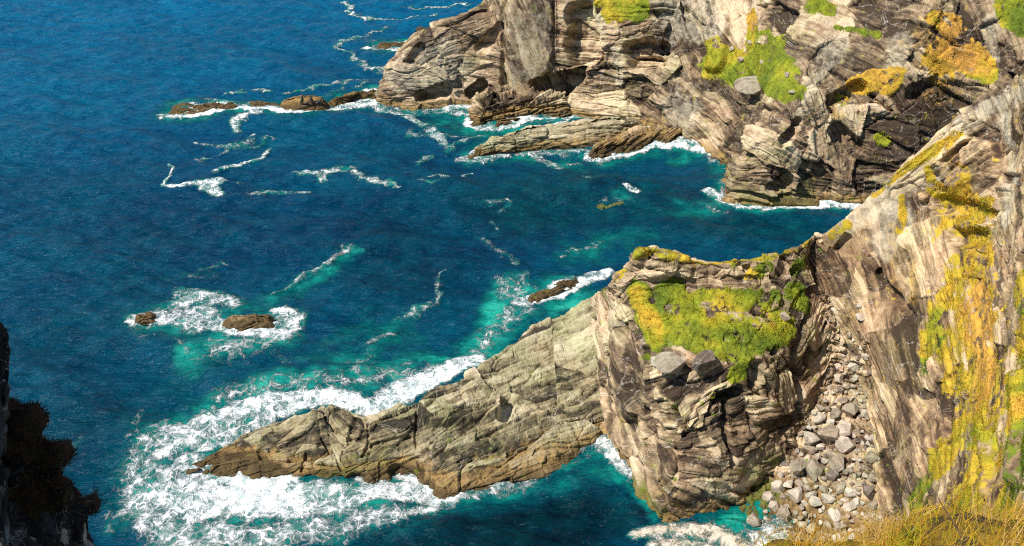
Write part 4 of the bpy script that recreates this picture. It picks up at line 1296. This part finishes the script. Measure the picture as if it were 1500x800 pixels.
def ragged(land, lo=.45):
    return sstep(lo, lo + .35, land.a["veg"] + .75 * fbm(land.strata_vec * np.array([.4, 1.7, .6]), 4, 77) + .35 * fbm(land.P0 * 1.6, 3, 78))


blades("turf", pro, 52000, .065, .028, m_grass, "bright green and yellow turf on the promontory top", ragged(pro), 1)
blades("turf", far, 36000, .08, .045, m_grass, "yellow green turf on the ledges of the far headland", ragged(far), 2)
blades("turf", rgt, 70000, .10, .028, m_grass, "golden grass hanging down the right cliff", ragged(rgt), 3, lean=(-.25, -.2), up=.45, spread=.3)
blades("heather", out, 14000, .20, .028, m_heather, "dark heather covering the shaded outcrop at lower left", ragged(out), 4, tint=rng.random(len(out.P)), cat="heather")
bz = bank.P[:, 2]
bm_ = sstep(1.2, 3.0, bank.P[:, 0] + .8 * fbm(bank.P0 * 1.5, 2, 8)) * ((bank.P[:, 1] > 3.8) & (bz > 38)).astype(float) * (.7 + .6 * np.clip(fbm(bank.P0 * 1.4, 3, 15), -.7, 1))
blades("grass", bank, 52000, .30, .0036, m_grass, "long golden grass blades along the foreground bank", bm_, 5, segs=4, lean=(.05, .0), up=.9, spread=.36, tint=np.clip(.62 + .5 * fbm(bank.P0 * 1.3, 3, 14), .1, .92))


# ------------------------------------------------------------------ birds on the reef
def tube(path, radii, n=10, squash=1.0):
    V, F = [], []
    path = [Vector(p) for p in path]
    for k, p in enumerate(path):
        d = (path[min(k + 1, len(path) - 1)] - path[max(k - 1, 0)]).normalized()
        s = d.cross(Vector((0, 1, 0.01))).normalized()
        u = d.cross(s).normalized()
        for q in range(n):
            a = 2 * math.pi * q / n
            V.append(p + s * math.cos(a) * radii[k] + u * math.sin(a) * radii[k] * squash)
    for k in range(len(path) - 1):
        for q in range(n):
            F.append((k * n + q, k * n + (q + 1) % n, (k + 1) * n + (q + 1) % n, (k + 1) * n + q))
    F.append(tuple(range(n))[::-1])
    F.append(tuple(range((len(path) - 1) * n, len(path) * n)))
    return V, F


def bird_mesh(name, upright):
    if upright:
        path = [(-.16, 0, .02), (-.12, 0, .10), (-.05, 0, .22), (.0, 0, .38), (.03, 0, .52), (.03, 0, .64), (.04, 0, .74), (.08, 0, .79), (.13, 0, .80), (.17, 0, .80), (.24, 0, .79)]
        rad = [.03, .05, .11, .14, .11, .06, .05, .055, .045, .02, .006]
    else:
        path = [(-.34, 0, .14), (-.26, 0, .17), (-.12, 0, .22), (.04, 0, .27), (.16, 0, .32), (.22, 0, .42), (.25, 0, .50), (.29, 0, .54), (.34, 0, .55), (.38, 0, .545), (.45, 0, .53)]
        rad = [.02, .05, .11, .14, .11, .055, .045, .055, .045, .02, .006]
    V, F = tube(path, rad, 12, .85)
    x0 = .0
    for sy in (-.06, .06):                       # legs with webbed feet, welded into the same body
        b = len(V)
        V2, F2 = tube([(x0, sy, .24), (x0 + .01, sy, .06), (x0 + .02, sy, .015), (x0 + .12, sy, .0)], [.03, .016, .03, .035], 6)
        V += V2
        F += [tuple(i + b for i in f) for f in F2]
    me = bpy.data.meshes.new(name)
    me.from_pydata([tuple(v) for v in V], [], F)
    for p in me.polygons:
        p.use_smooth = True
    return me


M = Mat("black_feathers")
c = M.ramp(M.noise(M.n("TexCoord", out=3), 14, 4), [(.35, (.006, .006, .007)), (.7, (.03, .028, .03))])
M.put(M.p.inputs["Base Color"], c)
M.put(M.p.inputs["Roughness"], .5)
bm_up, bm_low = bird_mesh("seabird", True), bird_mesh("seabird", False)
bm_up.materials.append(M.m)
bm_low.materials.append(M.m)
for px, py, upr, rz, s, lab in [
    (443, 153, True, .3, 1.15, "black seabird standing upright at the left of the perched group"),
    (457.5, 153, True, 2.9, 1.1, "black seabird standing upright in the middle of the perched group"),
    (449, 154, False, .2, .9, "black seabird crouching between the two upright birds"),
    (464, 154, False, 3.0, .9, "black seabird crouching just right of the middle upright bird"),
    (471, 153, False, .5, 1.15, "black seabird hunched at the right end of the perched group"),
]:
    i = bird_L.hit(px, py)
    o = bpy.data.objects.new("seabird", bm_up if upr else bm_low)
    COL.objects.link(o)
    o.location = bird_L.P[i] + np.array([0, 0, .0])
    o.rotation_euler = (0, 0, rz)
    s *= 1.2
    o.scale = (s, s, s)
    o["label"], o["category"], o["group"] = lab, "bird", "seabirds on the reef rock"

# ------------------------------------------------------------------ bare stem in the foreground grass
M = Mat("dry_stem")
M.put(M.p.inputs["Base Color"], M.ramp(M.noise(M.n("TexCoord", out=3), 30, 3), [(.3, (.05, .02, .01)), (.7, (.12, .06, .03))]))
M.put(M.p.inputs["Roughness"], .7)
b0 = PY(1415, 815, 5.6)
b1 = PY(1374, 728, 6.0)
pth = [b0 + (b1 - b0) * t + np.array([.03 * math.sin(t * 3.1), 0, .02 * math.sin(t * 6)]) for t in np.linspace(0, 1, 9)]
V, F = tube(pth, list(np.linspace(.011, .004, 9)), 7)
me = bpy.data.meshes.new("dry_stem")
me.from_pydata([tuple(v) for v in V], [], F)
link("dry_stem", me, M.m, "thin dark bare stem leaning left out of the foreground grass", "stem")
